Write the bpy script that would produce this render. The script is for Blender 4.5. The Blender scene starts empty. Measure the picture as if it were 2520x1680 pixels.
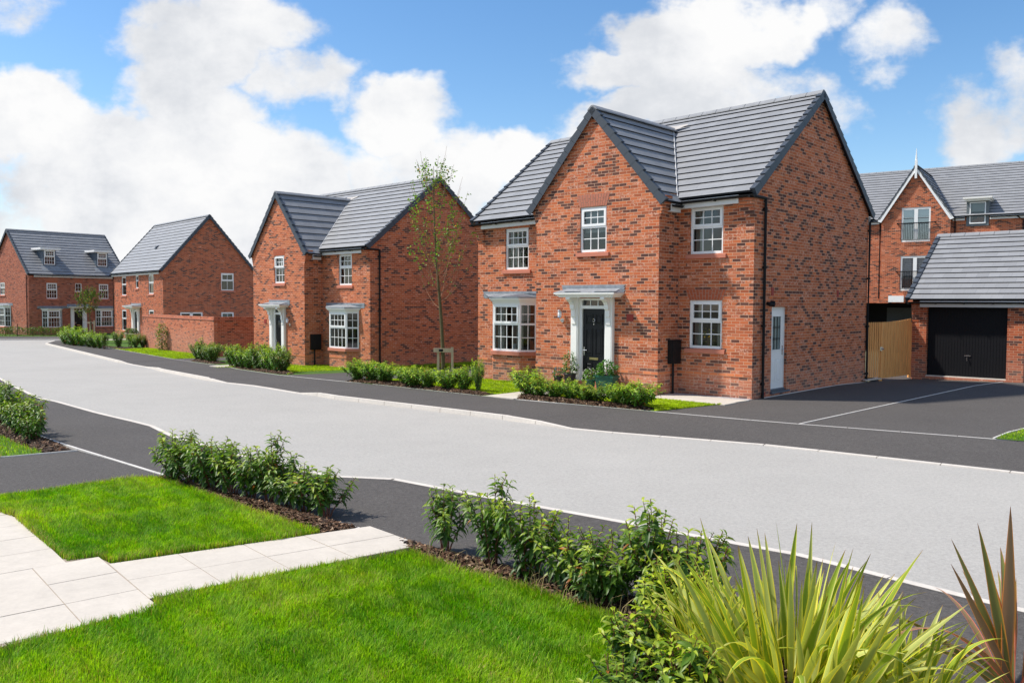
import bpy, bmesh, math, random
import numpy as np
from mathutils import Matrix, Vector
random.seed(7); RNG = np.random.default_rng(7)
R = math.radians
scene = bpy.context.scene
COL = scene.collection

# ------------------------------------------------------------------ helpers
def GZ(y):
    return float(np.interp(y, [24, 33, 60], [0, -.33, -.55]))

def link(o, parent=None):
    COL.objects.link(o)
    if parent is not None:
        o.parent = parent
    return o

def tag(o, label=None, cat=None, group=None, kind=None):
    if label: o['label'] = label
    if cat: o['category'] = cat
    if group: o['group'] = group
    if kind: o['kind'] = kind
    return o

def thing(name, label, cat, loc=(0, 0, 0), rz=0, group=None):
    o = bpy.data.objects.new(name, None)
    o.empty_display_size = .3
    link(o); o.location = loc; o.rotation_euler = (0, 0, rz)
    return tag(o, label, cat, group)

class MB:
    """mesh collector; M maps input points into the thing's own space"""
    def __init__(s, M=None):
        s.v = []; s.f = []; s.M = M
    def add(s, pts):
        i = len(s.v)
        for p in pts:
            p = Vector(p)
            if s.M is not None: p = s.M @ p
            s.v.append(p)
        return i
    def poly(s, pts):
        i = s.add(pts); s.f.append(list(range(i, i + len(pts))))
        return s
    def hexa(s, p):  # 8 points: bottom 4 (ccw from above) then top 4
        i = s.add(p)
        for a in ((3, 2, 1, 0), (4, 5, 6, 7), (0, 1, 5, 4), (1, 2, 6, 5), (2, 3, 7, 6), (3, 0, 4, 7)):
            s.f.append([i + k for k in a])
        return s
    def box(s, x0, x1, y0, y1, z0, z1):
        return s.hexa([(x0, y0, z0), (x1, y0, z0), (x1, y1, z0), (x0, y1, z0), (x0, y0, z1), (x1, y0, z1), (x1, y1, z1), (x0, y1, z1)])
    def prism(s, pts, w0, w1, ax='y'):
        """polygon (a,b) extruded; ax='y': a=x,b=z along y ; ax='x': a=y,b=z along x ; ax='z': a=x,b=y"""
        f = {'y': lambda a, b, w: (a, w, b), 'x': lambda a, b, w: (w, a, b), 'z': lambda a, b, w: (a, b, w)}[ax]
        n = len(pts)
        i = s.add([f(a, b, w0) for a, b in pts] + [f(a, b, w1) for a, b in pts])
        s.f.append([i + k for k in range(n)]); s.f.append([i + n + k for k in reversed(range(n))])
        for k in range(n):
            j = (k + 1) % n
            s.f.append([i + j, i + k, i + n + k, i + n + j])
        return s
    def tube(s, pts, r, n=8, cap=True):
        pts = [Vector(p) for p in pts]
        rs = r if isinstance(r, (list, tuple)) else [r] * len(pts)
        rings = []
        for k, p in enumerate(pts):
            d = (pts[min(k + 1, len(pts) - 1)] - pts[max(k - 1, 0)])
            if d.length < 1e-9: d = Vector((0, 0, 1))
            d.normalize()
            a = d.cross(Vector((0, 0, 1)))
            if a.length < 1e-3: a = d.cross(Vector((1, 0, 0)))
            a.normalize(); b = d.cross(a)
            rings.append(s.add([p + (a * math.cos(t) + b * math.sin(t)) * rs[k] for t in [2 * math.pi * q / n for q in range(n)]]))
        for k in range(len(pts) - 1):
            for q in range(n):
                w = (q + 1) % n
                s.f.append([rings[k] + q, rings[k] + w, rings[k + 1] + w, rings[k + 1] + q])
        if cap:
            s.f.append([rings[0] + q for q in reversed(range(n))]); s.f.append([rings[-1] + q for q in range(n)])
        return s
    def lathe(s, prof, n=20, c=(0, 0, 0)):
        rings = [s.add([(c[0] + r * math.cos(2 * math.pi * q / n), c[1] + r * math.sin(2 * math.pi * q / n), c[2] + z) for q in range(n)]) for r, z in prof]
        for k in range(len(prof) - 1):
            for q in range(n):
                w = (q + 1) % n
                s.f.append([rings[k] + q, rings[k] + w, rings[k + 1] + w, rings[k + 1] + q])
        return s
    def build(s, name, mat, parent=None, smooth=False, shear=0, uv=True):
        me = bpy.data.meshes.new(name)
        vs = [tuple(v) for v in s.v]
        if shear: vs = [(x, y, z + shear * x) for x, y, z in vs]
        me.from_pydata(vs, [], s.f); me.update()
        if uv: boxuv(me)
        if smooth:
            me.polygons.foreach_set('use_smooth', [True] * len(me.polygons))
        me.materials.append(mat)
        o = bpy.data.objects.new(name, me)
        return link(o, parent)

def boxuv(me):
    uvl = me.uv_layers.new(name='UVMap')
    Z = Vector((0, 0, 1)); V = me.vertices; data = [0.0] * (2 * len(me.loops))
    for p in me.polygons:
        n = p.normal
        if abs(n.z) > .95:
            for li in p.loop_indices:
                c = V[me.loops[li].vertex_index].co; data[2 * li] = c.x; data[2 * li + 1] = c.y
        else:
            t = Z.cross(n); t.normalize(); b = n.cross(t)
            for li in p.loop_indices:
                c = V[me.loops[li].vertex_index].co; data[2 * li] = c.dot(t); data[2 * li + 1] = c.dot(b)
    uvl.data.foreach_set('uv', data)

def np_obj(name, co, faces_flat, loop_starts, loop_tot, mat, parent=None, col=None, smooth=True):
    me = bpy.data.meshes.new(name)
    me.vertices.add(len(co)); me.vertices.foreach_set('co', co.astype(np.float32).ravel())
    me.loops.add(len(faces_flat)); me.loops.foreach_set('vertex_index', faces_flat.astype(np.int32))
    me.polygons.add(len(loop_starts)); me.polygons.foreach_set('loop_start', loop_starts.astype(np.int32))
    me.polygons.foreach_set('loop_total', loop_tot.astype(np.int32))
    if smooth: me.polygons.foreach_set('use_smooth', np.ones(len(loop_starts), bool))
    me.update(calc_edges=True)
    if col is not None:
        a = me.color_attributes.new('Col', 'FLOAT_COLOR', 'POINT')
        a.data.foreach_set('color', col.astype(np.float32).ravel())
    me.materials.append(mat)
    o = bpy.data.objects.new(name, me)
    return link(o, parent)

def clip(poly, f):
    out = []
    for i in range(len(poly)):
        p, q = poly[i], poly[(i + 1) % len(poly)]
        a, b = f(p), f(q)
        if a >= 0: out.append(p)
        if (a >= 0) != (b >= 0):
            t = a / (a - b); out.append((p[0] + (q[0] - p[0]) * t, p[1] + (q[1] - p[1]) * t))
    return out

def wall(mb, outline, holes=(), reveal=.1, thick=None):
    """flat wall in the frame (u,w,z); outline convex ccw in (u,z); holes (u0,u1,z0,z1) with reveals going in"""
    us = sorted({p[0] for p in outline} | {h[0] for h in holes} | {h[1] for h in holes})
    zs = sorted({p[1] for p in outline} | {h[2] for h in holes} | {h[3] for h in holes})
    n = len(outline)
    for i in range(len(us) - 1):
        for j in range(len(zs) - 1):
            u0, u1, z0, z1 = us[i], us[i + 1], zs[j], zs[j + 1]
            if u1 - u0 < 1e-5 or z1 - z0 < 1e-5: continue
            cu, cz = (u0 + u1) / 2, (z0 + z1) / 2
            if any(h[0] < cu < h[1] and h[2] < cz < h[3] for h in holes): continue
            pl = [(u0, z0), (u1, z0), (u1, z1), (u0, z1)]
            for k in range(n):
                a, b = outline[k], outline[(k + 1) % n]
                pl = clip(pl, lambda p: (b[0] - a[0]) * (p[1] - a[1]) - (b[1] - a[1]) * (p[0] - a[0]) + 1e-9)
                if len(pl) < 3: break
            if len(pl) >= 3: mb.poly([(u, 0, z) for u, z in pl])
    for h_ in holes:
        u0, u1, z0, z1 = h_[:4]; r = reveal; sk = h_[4] if len(h_) > 4 else ''
        if 'L' not in sk: mb.poly([(u0, 0, z0), (u0, r, z0), (u0, r, z1), (u0, 0, z1)][::-1])
        if 'R' not in sk: mb.poly([(u1, 0, z0), (u1, 0, z1), (u1, r, z1), (u1, r, z0)][::-1])
        mb.poly([(u0, 0, z1), (u0, r, z1), (u1, r, z1), (u1, 0, z1)][::-1])
        mb.poly([(u0, 0, z0), (u1, 0, z0), (u1, r, z0), (u0, r, z0)][::-1])

def MF(y0):            # front wall at y=y0
    return Matrix.Translation((0, y0, 0))
def MR(x0):            # wall facing +x ; u runs along +y
    return Matrix(((0, -1, 0, x0), (1, 0, 0, 0), (0, 0, 1, 0), (0, 0, 0, 1)))
def ML(x0):            # wall facing -x ; u runs along -y
    return Matrix(((0, 1, 0, x0), (-1, 0, 0, 0), (0, 0, 1, 0), (0, 0, 0, 1)))
def MBk(y0):           # wall facing +y ; u runs along -x
    return Matrix(((-1, 0, 0, 0), (0, -1, 0, y0), (0, 0, 1, 0), (0, 0, 0, 1)))
def MA(x0, y0, ang):   # wall starting at (x0,y0), u direction at angle ang
    return Matrix.Translation((x0, y0, 0)) @ Matrix.Rotation(ang, 4, 'Z')

# ------------------------------------------------------------------ materials
def newmat(name):
    m = bpy.data.materials.new(name); m.use_nodes = True
    nt = m.node_tree; b = nt.nodes['Principled BSDF']
    return m, nt, b
def N(nt, t, **k):
    n = nt.nodes.new(t)
    for a, v in k.items():
        if hasattr(n, a): setattr(n, a, v)
        else: n.inputs[a].default_value = v
    return n
def L(nt, a, b): nt.links.new(a, b)
def rgb(*c): return (c[0], c[1], c[2], 1)
def ramp(nt, fac, stops, interp='LINEAR'):
    r = nt.nodes.new('ShaderNodeValToRGB'); r.color_ramp.interpolation = interp
    e = r.color_ramp.elements
    while len(e) < len(stops): e.new(.5)
    for i, (p, c) in enumerate(stops):
        e[i].position = p; e[i].color = rgb(*c)
    L(nt, fac, r.inputs[0]); return r.outputs[0]
def mix(nt, f, a, b, mode='MIX'):
    m = nt.nodes.new('ShaderNodeMix'); m.data_type = 'RGBA'; m.blend_type = mode
    for s, v in ((m.inputs[0], f), (m.inputs[6], a), (m.inputs[7], b)):
        if isinstance(v, (int, float)): s.default_value = v
        elif isinstance(v, tuple): s.default_value = rgb(*v)
        else: L(nt, v, s)
    return m.outputs[2]
def math_(nt, op, a, b=0., c=None):
    m = nt.nodes.new('ShaderNodeMath'); m.operation = op
    for i, v in enumerate((a, b, c)):
        if v is None: continue
        if isinstance(v, (int, float)): m.inputs[i].default_value = v
        else: L(nt, v, m.inputs[i])
    return m.outputs[0]
def noise(nt, vec, scale, detail=3, rough=.5):
    n = N(nt, 'ShaderNodeTexNoise'); n.inputs['Scale'].default_value = scale
    n.inputs['Detail'].default_value = detail; n.inputs['Roughness'].default_value = rough
    if vec is not None: L(nt, vec, n.inputs['Vector'])
    return n.outputs['Fac']
def bump(nt, b, h, strength=.3, dist=.01):
    n = N(nt, 'ShaderNodeBump'); n.inputs['Strength'].default_value = strength; n.inputs['Distance'].default_value = dist
    L(nt, h, n.inputs['Height']); L(nt, n.outputs[0], b.inputs['Normal'])

def plain(name, c, rough=.5, spec=.5, metal=0, var=.06, vs=6):
    m, nt, b = newmat(name)
    tc = N(nt, 'ShaderNodeTexCoord'); f = noise(nt, tc.outputs['Object'], vs, 4)
    col = mix(nt, f, tuple(x * (1 - var) for x in c), tuple(min(1, x * (1 + var)) for x in c))
    L(nt, col, b.inputs['Base Color'])
    b.inputs['Roughness'].default_value = rough; b.inputs['Specular IOR Level'].default_value = spec
    b.inputs['Metallic'].default_value = metal
    return m

def brick(name, dark=.14, pale=.14, tone=1., red=(.54, .145, .060), bw=.225, rh=.075, mortar=(.66, .42, .28)):
    m, nt, b = newmat(name)
    uv = N(nt, 'ShaderNodeUVMap').outputs[0]
    t = N(nt, 'ShaderNodeTexBrick'); t.offset = .5
    L(nt, uv, t.inputs['Vector'])
    for k, v in {'Scale': 1., 'Mortar Size': .0052, 'Mortar Smooth': .15, 'Bias': 0., 'Brick Width': bw, 'Row Height': rh}.items(): t.inputs[k].default_value = v
    t.inputs['Color1'].default_value = (0, 0, 0, 1); t.inputs['Color2'].default_value = (1, 1, 1, 1); t.inputs['Mortar'].default_value = (.5, .5, .5, 1)
    rnd = N(nt, 'ShaderNodeSeparateColor'); L(nt, t.outputs['Color'], rnd.inputs[0]); r = rnd.outputs[0]
    T = lambda c: tuple(x * tone for x in c)
    rd = red
    base = ramp(nt, r, [(0, T((rd[0] * .54, rd[1] * .56, rd[2] * .66))), (.25, T((rd[0] * .82, rd[1] * .85, rd[2] * .9))), (.5, T(rd)), (.75, T((rd[0] * 1.08, rd[1] * 1.2, rd[2] * 1.15))), (1, T((rd[0] * .95, rd[1] * 1.15, rd[2] * 1.4)))])
    # second random per brick, decorrelated
    r2 = math_(nt, 'FRACT', math_(nt, 'MULTIPLY', r, 37.31))
    nf = noise(nt, uv, 15, 3, .65); big = noise(nt, uv, .8, 4, .6)
    wide = noise(nt, uv, .45, 2)
    nm = N(nt, 'ShaderNodeMapping'); nm.inputs['Scale'].default_value = (5, 22, 1); L(nt, uv, nm.inputs[0])
    streak = noise(nt, nm.outputs[0], 1, 2)
    # dark flashed bricks
    th = math_(nt, 'MULTIPLY', wide, dark * 2)
    dk = math_(nt, 'LESS_THAN', r2, th)
    part = N(nt, 'ShaderNodeMapRange'); part.inputs[1].default_value = .24; part.inputs[2].default_value = .36; L(nt, streak, part.inputs[0])
    dkf = math_(nt, 'MULTIPLY', math_(nt, 'MULTIPLY', dk, part.outputs[0]), .82)
    c = mix(nt, dkf, base, (.055, .040, .040))
    # pale limey bloom
    pl = math_(nt, 'GREATER_THAN', r2, 1 - pale)
    pf = N(nt, 'ShaderNodeMapRange'); pf.inputs[1].default_value = .50; pf.inputs[2].default_value = .66; L(nt, nf, pf.inputs[0])
    c = mix(nt, math_(nt, 'MULTIPLY', math_(nt, 'MULTIPLY', pl, pf.outputs[0]), .8), c, (.70, .43, .33))
    fine = noise(nt, uv, 120, 2)
    c = mix(nt, .35, c, mix(nt, fine, (.55, .55, .55), (1.3, 1.3, 1.3)), 'MULTIPLY')
    c = mix(nt, 1., c, mix(nt, big, (.74, .74, .76), (1.26, 1.24, 1.22)), 'MULTIPLY')
    sv_ = N(nt, 'ShaderNodeSeparateXYZ'); L(nt, uv, sv_.inputs[0]); gr_ = N(nt, 'ShaderNodeMapRange'); gr_.inputs[1].default_value = .1; gr_.inputs[2].default_value = .75; gr_.inputs[3].default_value = .32; gr_.inputs[4].default_value = 0; L(nt, math_(nt, 'SUBTRACT', sv_.outputs[1], math_(nt, 'MULTIPLY', big, .45)), gr_.inputs[0])
    c = mix(nt, math_(nt, 'MULTIPLY', gr_.outputs[0], nf), c, (.55, .40, .33))
    mo = mix(nt, nf, tuple(x * .8 for x in mortar), mortar)
    c = mix(nt, t.outputs['Fac'], c, mo)
    L(nt, c, b.inputs['Base Color']); b.inputs['Roughness'].default_value = .85; b.inputs['Specular IOR Level'].default_value = .2
    h = math_(nt, 'ADD', math_(nt, 'MULTIPLY', t.outputs['Fac'], -1.), math_(nt, 'MULTIPLY', fine, .25))
    bump(nt, b, h, .5, .006)
    return m

def rooftile(name, c=(.245, .249, .258), w=.33):
    m, nt, b = newmat(name)
    uv = N(nt, 'ShaderNodeUVMap').outputs[0]
    t = N(nt, 'ShaderNodeTexBrick'); t.offset = .5; L(nt, uv, t.inputs['Vector'])
    for k, v in {'Scale': 1., 'Mortar Size': .004, 'Mortar Smooth': .1, 'Bias': 0., 'Brick Width': w, 'Row Height': .31}.items(): t.inputs[k].default_value = v
    t.inputs['Color1'].default_value = (0, 0, 0, 1); t.inputs['Color2'].default_value = (1, 1, 1, 1)
    f = noise(nt, uv, 2.2, 5, .65); g = noise(nt, uv, 60, 2)
    cc = mix(nt, t.outputs['Color'], tuple(x * .89 for x in c), tuple(x * 1.1 for x in c))
    cc = mix(nt, math_(nt, 'MULTIPLY', f, .35), cc, tuple(x * 1.25 for x in c))
    cc = mix(nt, .25, cc, mix(nt, g, (.5, .5, .5), (1.4, 1.4, 1.4)), 'MULTIPLY')
    cc = mix(nt, math_(nt, 'MULTIPLY', t.outputs['Fac'], .35), cc, tuple(x * .4 for x in c))
    L(nt, cc, b.inputs['Base Color']); b.inputs['Roughness'].default_value = .55; b.inputs['Specular IOR Level'].default_value = .4
    return m

def grain(name, c, amt=.35, scale=90, patch=.1, pscale=.4, rough=.9, fleck=None, joints=None, bs=.25):
    """asphalt / concrete: fine grain, wide patches, optional bright flecks, in object space"""
    m, nt, b = newmat(name)
    tc = N(nt, 'ShaderNodeTexCoord').outputs['Object']
    f0 = noise(nt, tc, scale, 4, .75); f1 = noise(nt, tc, scale * .3, 3, .7)
    fr_ = N(nt, 'ShaderNodeMapRange'); fr_.inputs[1].default_value = .3; fr_.inputs[2].default_value = .7; L(nt, math_(nt, 'ADD', math_(nt, 'MULTIPLY', f0, .6), math_(nt, 'MULTIPLY', f1, .4)), fr_.inputs[0]); f = fr_.outputs[0]
    p = noise(nt, tc, pscale, 4, .6); p2 = noise(nt, tc, pscale * 7, 3, .6)
    col = mix(nt, f, tuple(x * (1 - amt) for x in c), tuple(min(1, x * (1 + amt)) for x in c))
    pm = math_(nt, 'ADD', math_(nt, 'MULTIPLY', p, .65), math_(nt, 'MULTIPLY', p2, .35))
    col = mix(nt, 1., col, mix(nt, pm, (1 - patch * 2,) * 3, (1 + patch * 2,) * 3), 'MULTIPLY')
    if fleck:
        v = N(nt, 'ShaderNodeTexVoronoi'); v.inputs['Scale'].default_value = fleck[0]; L(nt, tc, v.inputs['Vector'])
        k = math_(nt, 'LESS_THAN', v.outputs['Distance'], fleck[1])
        s = N(nt, 'ShaderNodeSeparateColor'); L(nt, v.outputs['Color'], s.inputs[0])
        k = math_(nt, 'MULTIPLY', k, math_(nt, 'GREATER_THAN', s.outputs[0], fleck[2]))
        col = mix(nt, k, col, fleck[3])
    L(nt, col, b.inputs['Base Color']); b.inputs['Roughness'].default_value = rough; b.inputs['Specular IOR Level'].default_value = .25
    bump(nt, b, f, bs, .008)
    return m

def leafmat(name, rough=.4, trans=.35, spec=.45, boost=(1.2, 1.5, .5)):
    m, nt, b = newmat(name)
    a = N(nt, 'ShaderNodeAttribute'); a.attribute_name = 'Col'
    L(nt, a.outputs['Color'], b.inputs['Base Color']); b.inputs['Roughness'].default_value = rough; b.inputs['Specular IOR Level'].default_value = spec
    t = N(nt, 'ShaderNodeBsdfTranslucent'); L(nt, mix(nt, 1., a.outputs['Color'], boost, 'MULTIPLY'), t.inputs[0])
    ms = N(nt, 'ShaderNodeMixShader'); ms.inputs[0].default_value = trans
    L(nt, b.outputs[0], ms.inputs[1]); L(nt, t.outputs[0], ms.inputs[2]); L(nt, ms.outputs[0], nt.nodes['Material Output'].inputs[0])
    return m

def glassmat(name, add=.02):
    m, nt, b = newmat(name); nt.nodes.remove(b)
    tr = N(nt, 'ShaderNodeBsdfTransparent'); tr.inputs[0].default_value = (.62, .68, .68, 1)
    gl = N(nt, 'ShaderNodeBsdfGlossy'); gl.inputs['Roughness'].default_value = .02
    fr = N(nt, 'ShaderNodeFresnel'); fr.inputs[0].default_value = 1.5
    k = math_(nt, 'ADD', fr.outputs[0], add)
    ms = N(nt, 'ShaderNodeMixShader'); L(nt, k, ms.inputs[0]); L(nt, tr.outputs[0], ms.inputs[1]); L(nt, gl.outputs[0], ms.inputs[2])
    L(nt, ms.outputs[0], nt.nodes['Material Output'].inputs[0])
    return m

def woodmat(name, c):
    m, nt, b = newmat(name)
    tc = N(nt, 'ShaderNodeTexCoord').outputs['Object']
    mp = N(nt, 'ShaderNodeMapping'); mp.inputs['Scale'].default_value = (14, 14, 1.2); L(nt, tc, mp.inputs[0])
    f = noise(nt, mp.outputs[0], 1.6, 5, .65); g = noise(nt, tc, 3, 2)
    v = N(nt, 'ShaderNodeTexVoronoi'); v.inputs['Scale'].default_value = 4.5; L(nt, tc, v.inputs['Vector'])
    kn = math_(nt, 'LESS_THAN', v.outputs['Distance'], .09)
    col = ramp(nt, f, [(.25, tuple(x * .6 for x in c)), (.5, c), (.75, tuple(min(1, x * 1.3) for x in c))])
    col = mix(nt, math_(nt, 'MULTIPLY', g, .5), col, tuple(x * .75 for x in c))
    col = mix(nt, math_(nt, 'MULTIPLY', kn, .55), col, tuple(x * .35 for x in c))
    L(nt, col, b.inputs['Base Color']); b.inputs['Roughness'].default_value = .7
    return m

M = {}
M['brick'] = brick('brick_flashed', .18, .36)
M['brick2'] = brick('brick_flashed_light', .13, .16)
M['brick3'] = brick('brick_multi', .13, .06, red=(.46, .112, .048))
M['brick4'] = brick('brick_brown', .05, .06, red=(.42, .125, .07), mortar=(.42, .25, .18))
M['brick_far'] = brick('brick_far', .15, .10, red=(.52, .135, .060))
M['brick_wall'] = brick('brick_garden_wall', .055, .06, red=(.50, .135, .065))
M['band'] = brick('brick_band', 0, 0, red=(.66, .17, .055))
M['soldier'] = brick('brick_soldier', 0, .1, red=(.47, .125, .065), bw=.2, rh=.3)
M['mortar'] = plain('mortar', (.42, .27, .2), .9, .2)
M['archbrick'] = plain('arch_brick', (.44, .11, .05), .85, .2, var=.3, vs=9)
M['archpink'] = plain('arch_brick_pink', (.46, .17, .11), .85, .2, var=.25, vs=9)
M['sill'] = plain('red_cast_stone', (.56, .20, .13), .75, .3, var=.08)
M['tile'] = rooftile('roof_tile')
M['tile2'] = rooftile('roof_tile_dark', (.165, .178, .20))
M['verge'] = plain('verge_cap', (.055, .065, .08), .5, .4)
M['lip'] = plain('tile_edge', (.03, .033, .04), .7, .3)
M['white'] = plain('white_upvc', (.86, .855, .84), .3, .5, var=.02)
M['cream'] = plain('white_painted', (.86, .84, .79), .4, .5, var=.03)
M['fascia'] = plain('white_fascia', (.72, .70, .67), .35, .5, var=.04)
M['black'] = plain('black_plastic', (.010, .010, .011), .6, .25)
M['doorblack'] = plain('black_door', (.006, .0065, .008), .38, .3)
M['garblack'] = plain('black_garage_door', (.005, .005, .007), .6, .25)
M['lead'] = plain('lead', (.25, .275, .30), .65, .35, var=.5, vs=9)
M['leadpale'] = plain('pale_lead', (.44, .41, .38), .7, .3, var=.2)
M['leaddark'] = plain('lead_edge', (.10, .115, .14), .6, .4)
M['slate_blue'] = plain('blue_grey_cladding', (.075, .105, .14), .55, .4)
M['grey_clad'] = plain('grey_cladding', (.13, .15, .16), .55, .4)
M['glass'] = glassmat('window_glass', .05); M['glass_sky'] = glassmat('coated_glass', .30)
M['frosted'] = plain('obscured_glass', (.19, .25, .25), .15, .6, var=.15)
M['chrome'] = plain('chrome', (.62, .62, .62), .2, .5, 1)
M['gold'] = plain('brass', (.55, .45, .22), .3, .5, 1)
M['curtain'] = plain('cream_curtain', (.66, .62, .55), .9, .2, var=.12)
M['blind'] = plain('white_blind', (.72, .71, .68), .8, .2)
M['redvent'] = plain('red_vent', (.34, .045, .03), .6, .3)
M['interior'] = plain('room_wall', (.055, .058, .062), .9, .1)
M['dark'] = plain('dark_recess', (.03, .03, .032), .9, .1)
M['road'] = grain('road_asphalt', (.385, .367, .338), .28, 70, .085, .22, bs=.35)
M['foot'] = grain('dark_tarmac', (.088, .080, .074), .62, 70, .12, .5, fleck=(45, .14, .86, (.30, .30, .30)), bs=.5)
M['kerb'] = grain('kerb_concrete', (.60, .55, .49), .12, 40, .10, 1.2)
M['edge'] = grain('edging_concrete', (.60, .57, .53), .12, 40, .10, 1.2)
M['slab'] = grain('paving_slab', (.55, .495, .425), .08, 30, .12, 1.1, .8, bs=.08)
M['joint'] = grain('slab_joint', (.34, .28, .22), .2, 60, .1, 1)
M['gravel'] = grain('grey_gravel', (.34, .33, .34), .75, 26, .05, .8, bs=1.)
M['soil'] = grain('bark_soil', (.045, .028, .019), .6, 40, .2, 1, bs=.8)
M['turf'] = grain('turf', (.06, .125, .010), .5, 30, .22, .6, bs=.4)
M['earth'] = grain('field', (.13, .125, .075), .4, 3, .2, .05)
M['fence'] = woodmat('timber', (.86, .40, .125))
M['stake'] = woodmat('pale_timber', (.58, .43, .28))
M['bark'] = plain('tree_bark', (.115, .095, .045), .85, .2, var=.4, vs=14)
M['twig'] = plain('twig', (.26, .13, .075), .8, .2, var=.3, vs=10)
M['straw'] = plain('straw', (.55, .42, .20), .8, .2, var=.3)
M['stem'] = plain('red_stem', (.17, .065, .04), .6, .3, var=.3, vs=20)
M['leaf'] = leafmat('laurel_leaf', .42, .36, .38)
M['tleaf'] = leafmat('tree_leaf', .5, .45, .3)
M['blade'] = leafmat('grass_blade', .55, .45, .25, (1.2, 1.35, .4))
M['phor'] = leafmat('strap_leaf', .5, .34, .28, (1.25, 1.25, .4))
M['bronze'] = leafmat('bronze_leaf', .4, .3, .45, (1.6, 1.0, .6))
M['bark_chip'] = leafmat('bark_chip', .8, .0, .2)
M['potcream'] = plain('cream_pot', (.62, .50, .36), .6, .3)
M['potgreen'] = plain('green_pot', (.012, .085, .055), .45, .4)
M['potblack'] = plain('black_pot', (.02, .02, .025), .45, .4)
M['flower'] = leafmat('petal', .6, .3, .2, (1, 1, 1))
M['lampwhite'] = plain('lamp_glass', (.75, .75, .74), .2, .5)

# ------------------------------------------------------------------ roof pieces
def slope(mb, lip, O, e, s, n, width, length, h, x0=None, x1=None, thick=.042):
    """stepped tile courses. O origin (eave, left), e along eave, s up slope, n normal"""
    k = int(round(length / h)); h = length / k
    for i in range(k):
        a = 0 if x0 is None else x0(i * h, h); b = width if x1 is None else x1(i * h, h)
        s0, s1 = i * h, (i + 1) * h + .03
        p = [O + e * a + s * s0 + n * thick, O + e * b + s * s0 + n * thick, O + e * b + s * s1 + n * .006, O + e * a + s * s1 + n * .006]
        mb.poly(p)
        q = [O + e * a + s * s0 - n * .01, O + e * b + s * s0 - n * .01]
        lip.poly([q[0], q[1], p[1], p[0]])
    # underside
    lip.poly([O - n * .012, O + s * length - n * .012, O + e * width + s * length - n * .012, O + e * width - n * .012])
    return h, k

def verge(mb, O, out, s, n, length, h, k, wd=.13, drop=.13):
    """caps along a rake; out = unit direction pointing out over the gable"""
    for i in range(k):
        s0, s1 = i * h, (i + 1) * h + .015
        P = lambda a, b, c: O + out * a + s * b + n * c
        mb.hexa([P(-.06, s0, -.0), P(wd - .06, s0, -drop), P(wd - .06, s1, -drop), P(-.06, s1, -.0),
                 P(-.06, s0, .085), P(wd - .06, s0, .085), P(wd - .06, s1, .045), P(-.06, s1, .045)])

def ridge(mb, A, B, seg=.45, wd=.15, pitch=.75):
    d = (B - A); Ln = d.length; d.normalize(); sd = d.cross(Vector((0, 0, 1))); sd.normalize()
    k = max(1, int(round(Ln / seg)))
    for i in range(k):
        a = A + d * (Ln * i / k); b = A + d * (Ln * (i + 1) / k - .012)
        pr = [(-wd, -wd * pitch + .02), (-wd * .95, -wd * pitch + .055), (-.035, .035), (.035, .035), (wd * .95, -wd * pitch + .055), (wd, -wd * pitch + .02), (0, -.02)]
        i0 = mb.add([a + sd * x + Vector((0, 0, z)) for x, z in pr] + [b + sd * x + Vector((0, 0, z + .004)) for x, z in pr])
        n = len(pr)
        mb.f.append([i0 + q for q in range(n)]); mb.f.append([i0 + n + q for q in reversed(range(n))])
        for q in range(n):
            w = (q + 1) % n
            mb.f.append([i0 + w, i0 + q, i0 + n + q, i0 + n + w])

def X(x, y, z): return Vector((x, y, z))

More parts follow.
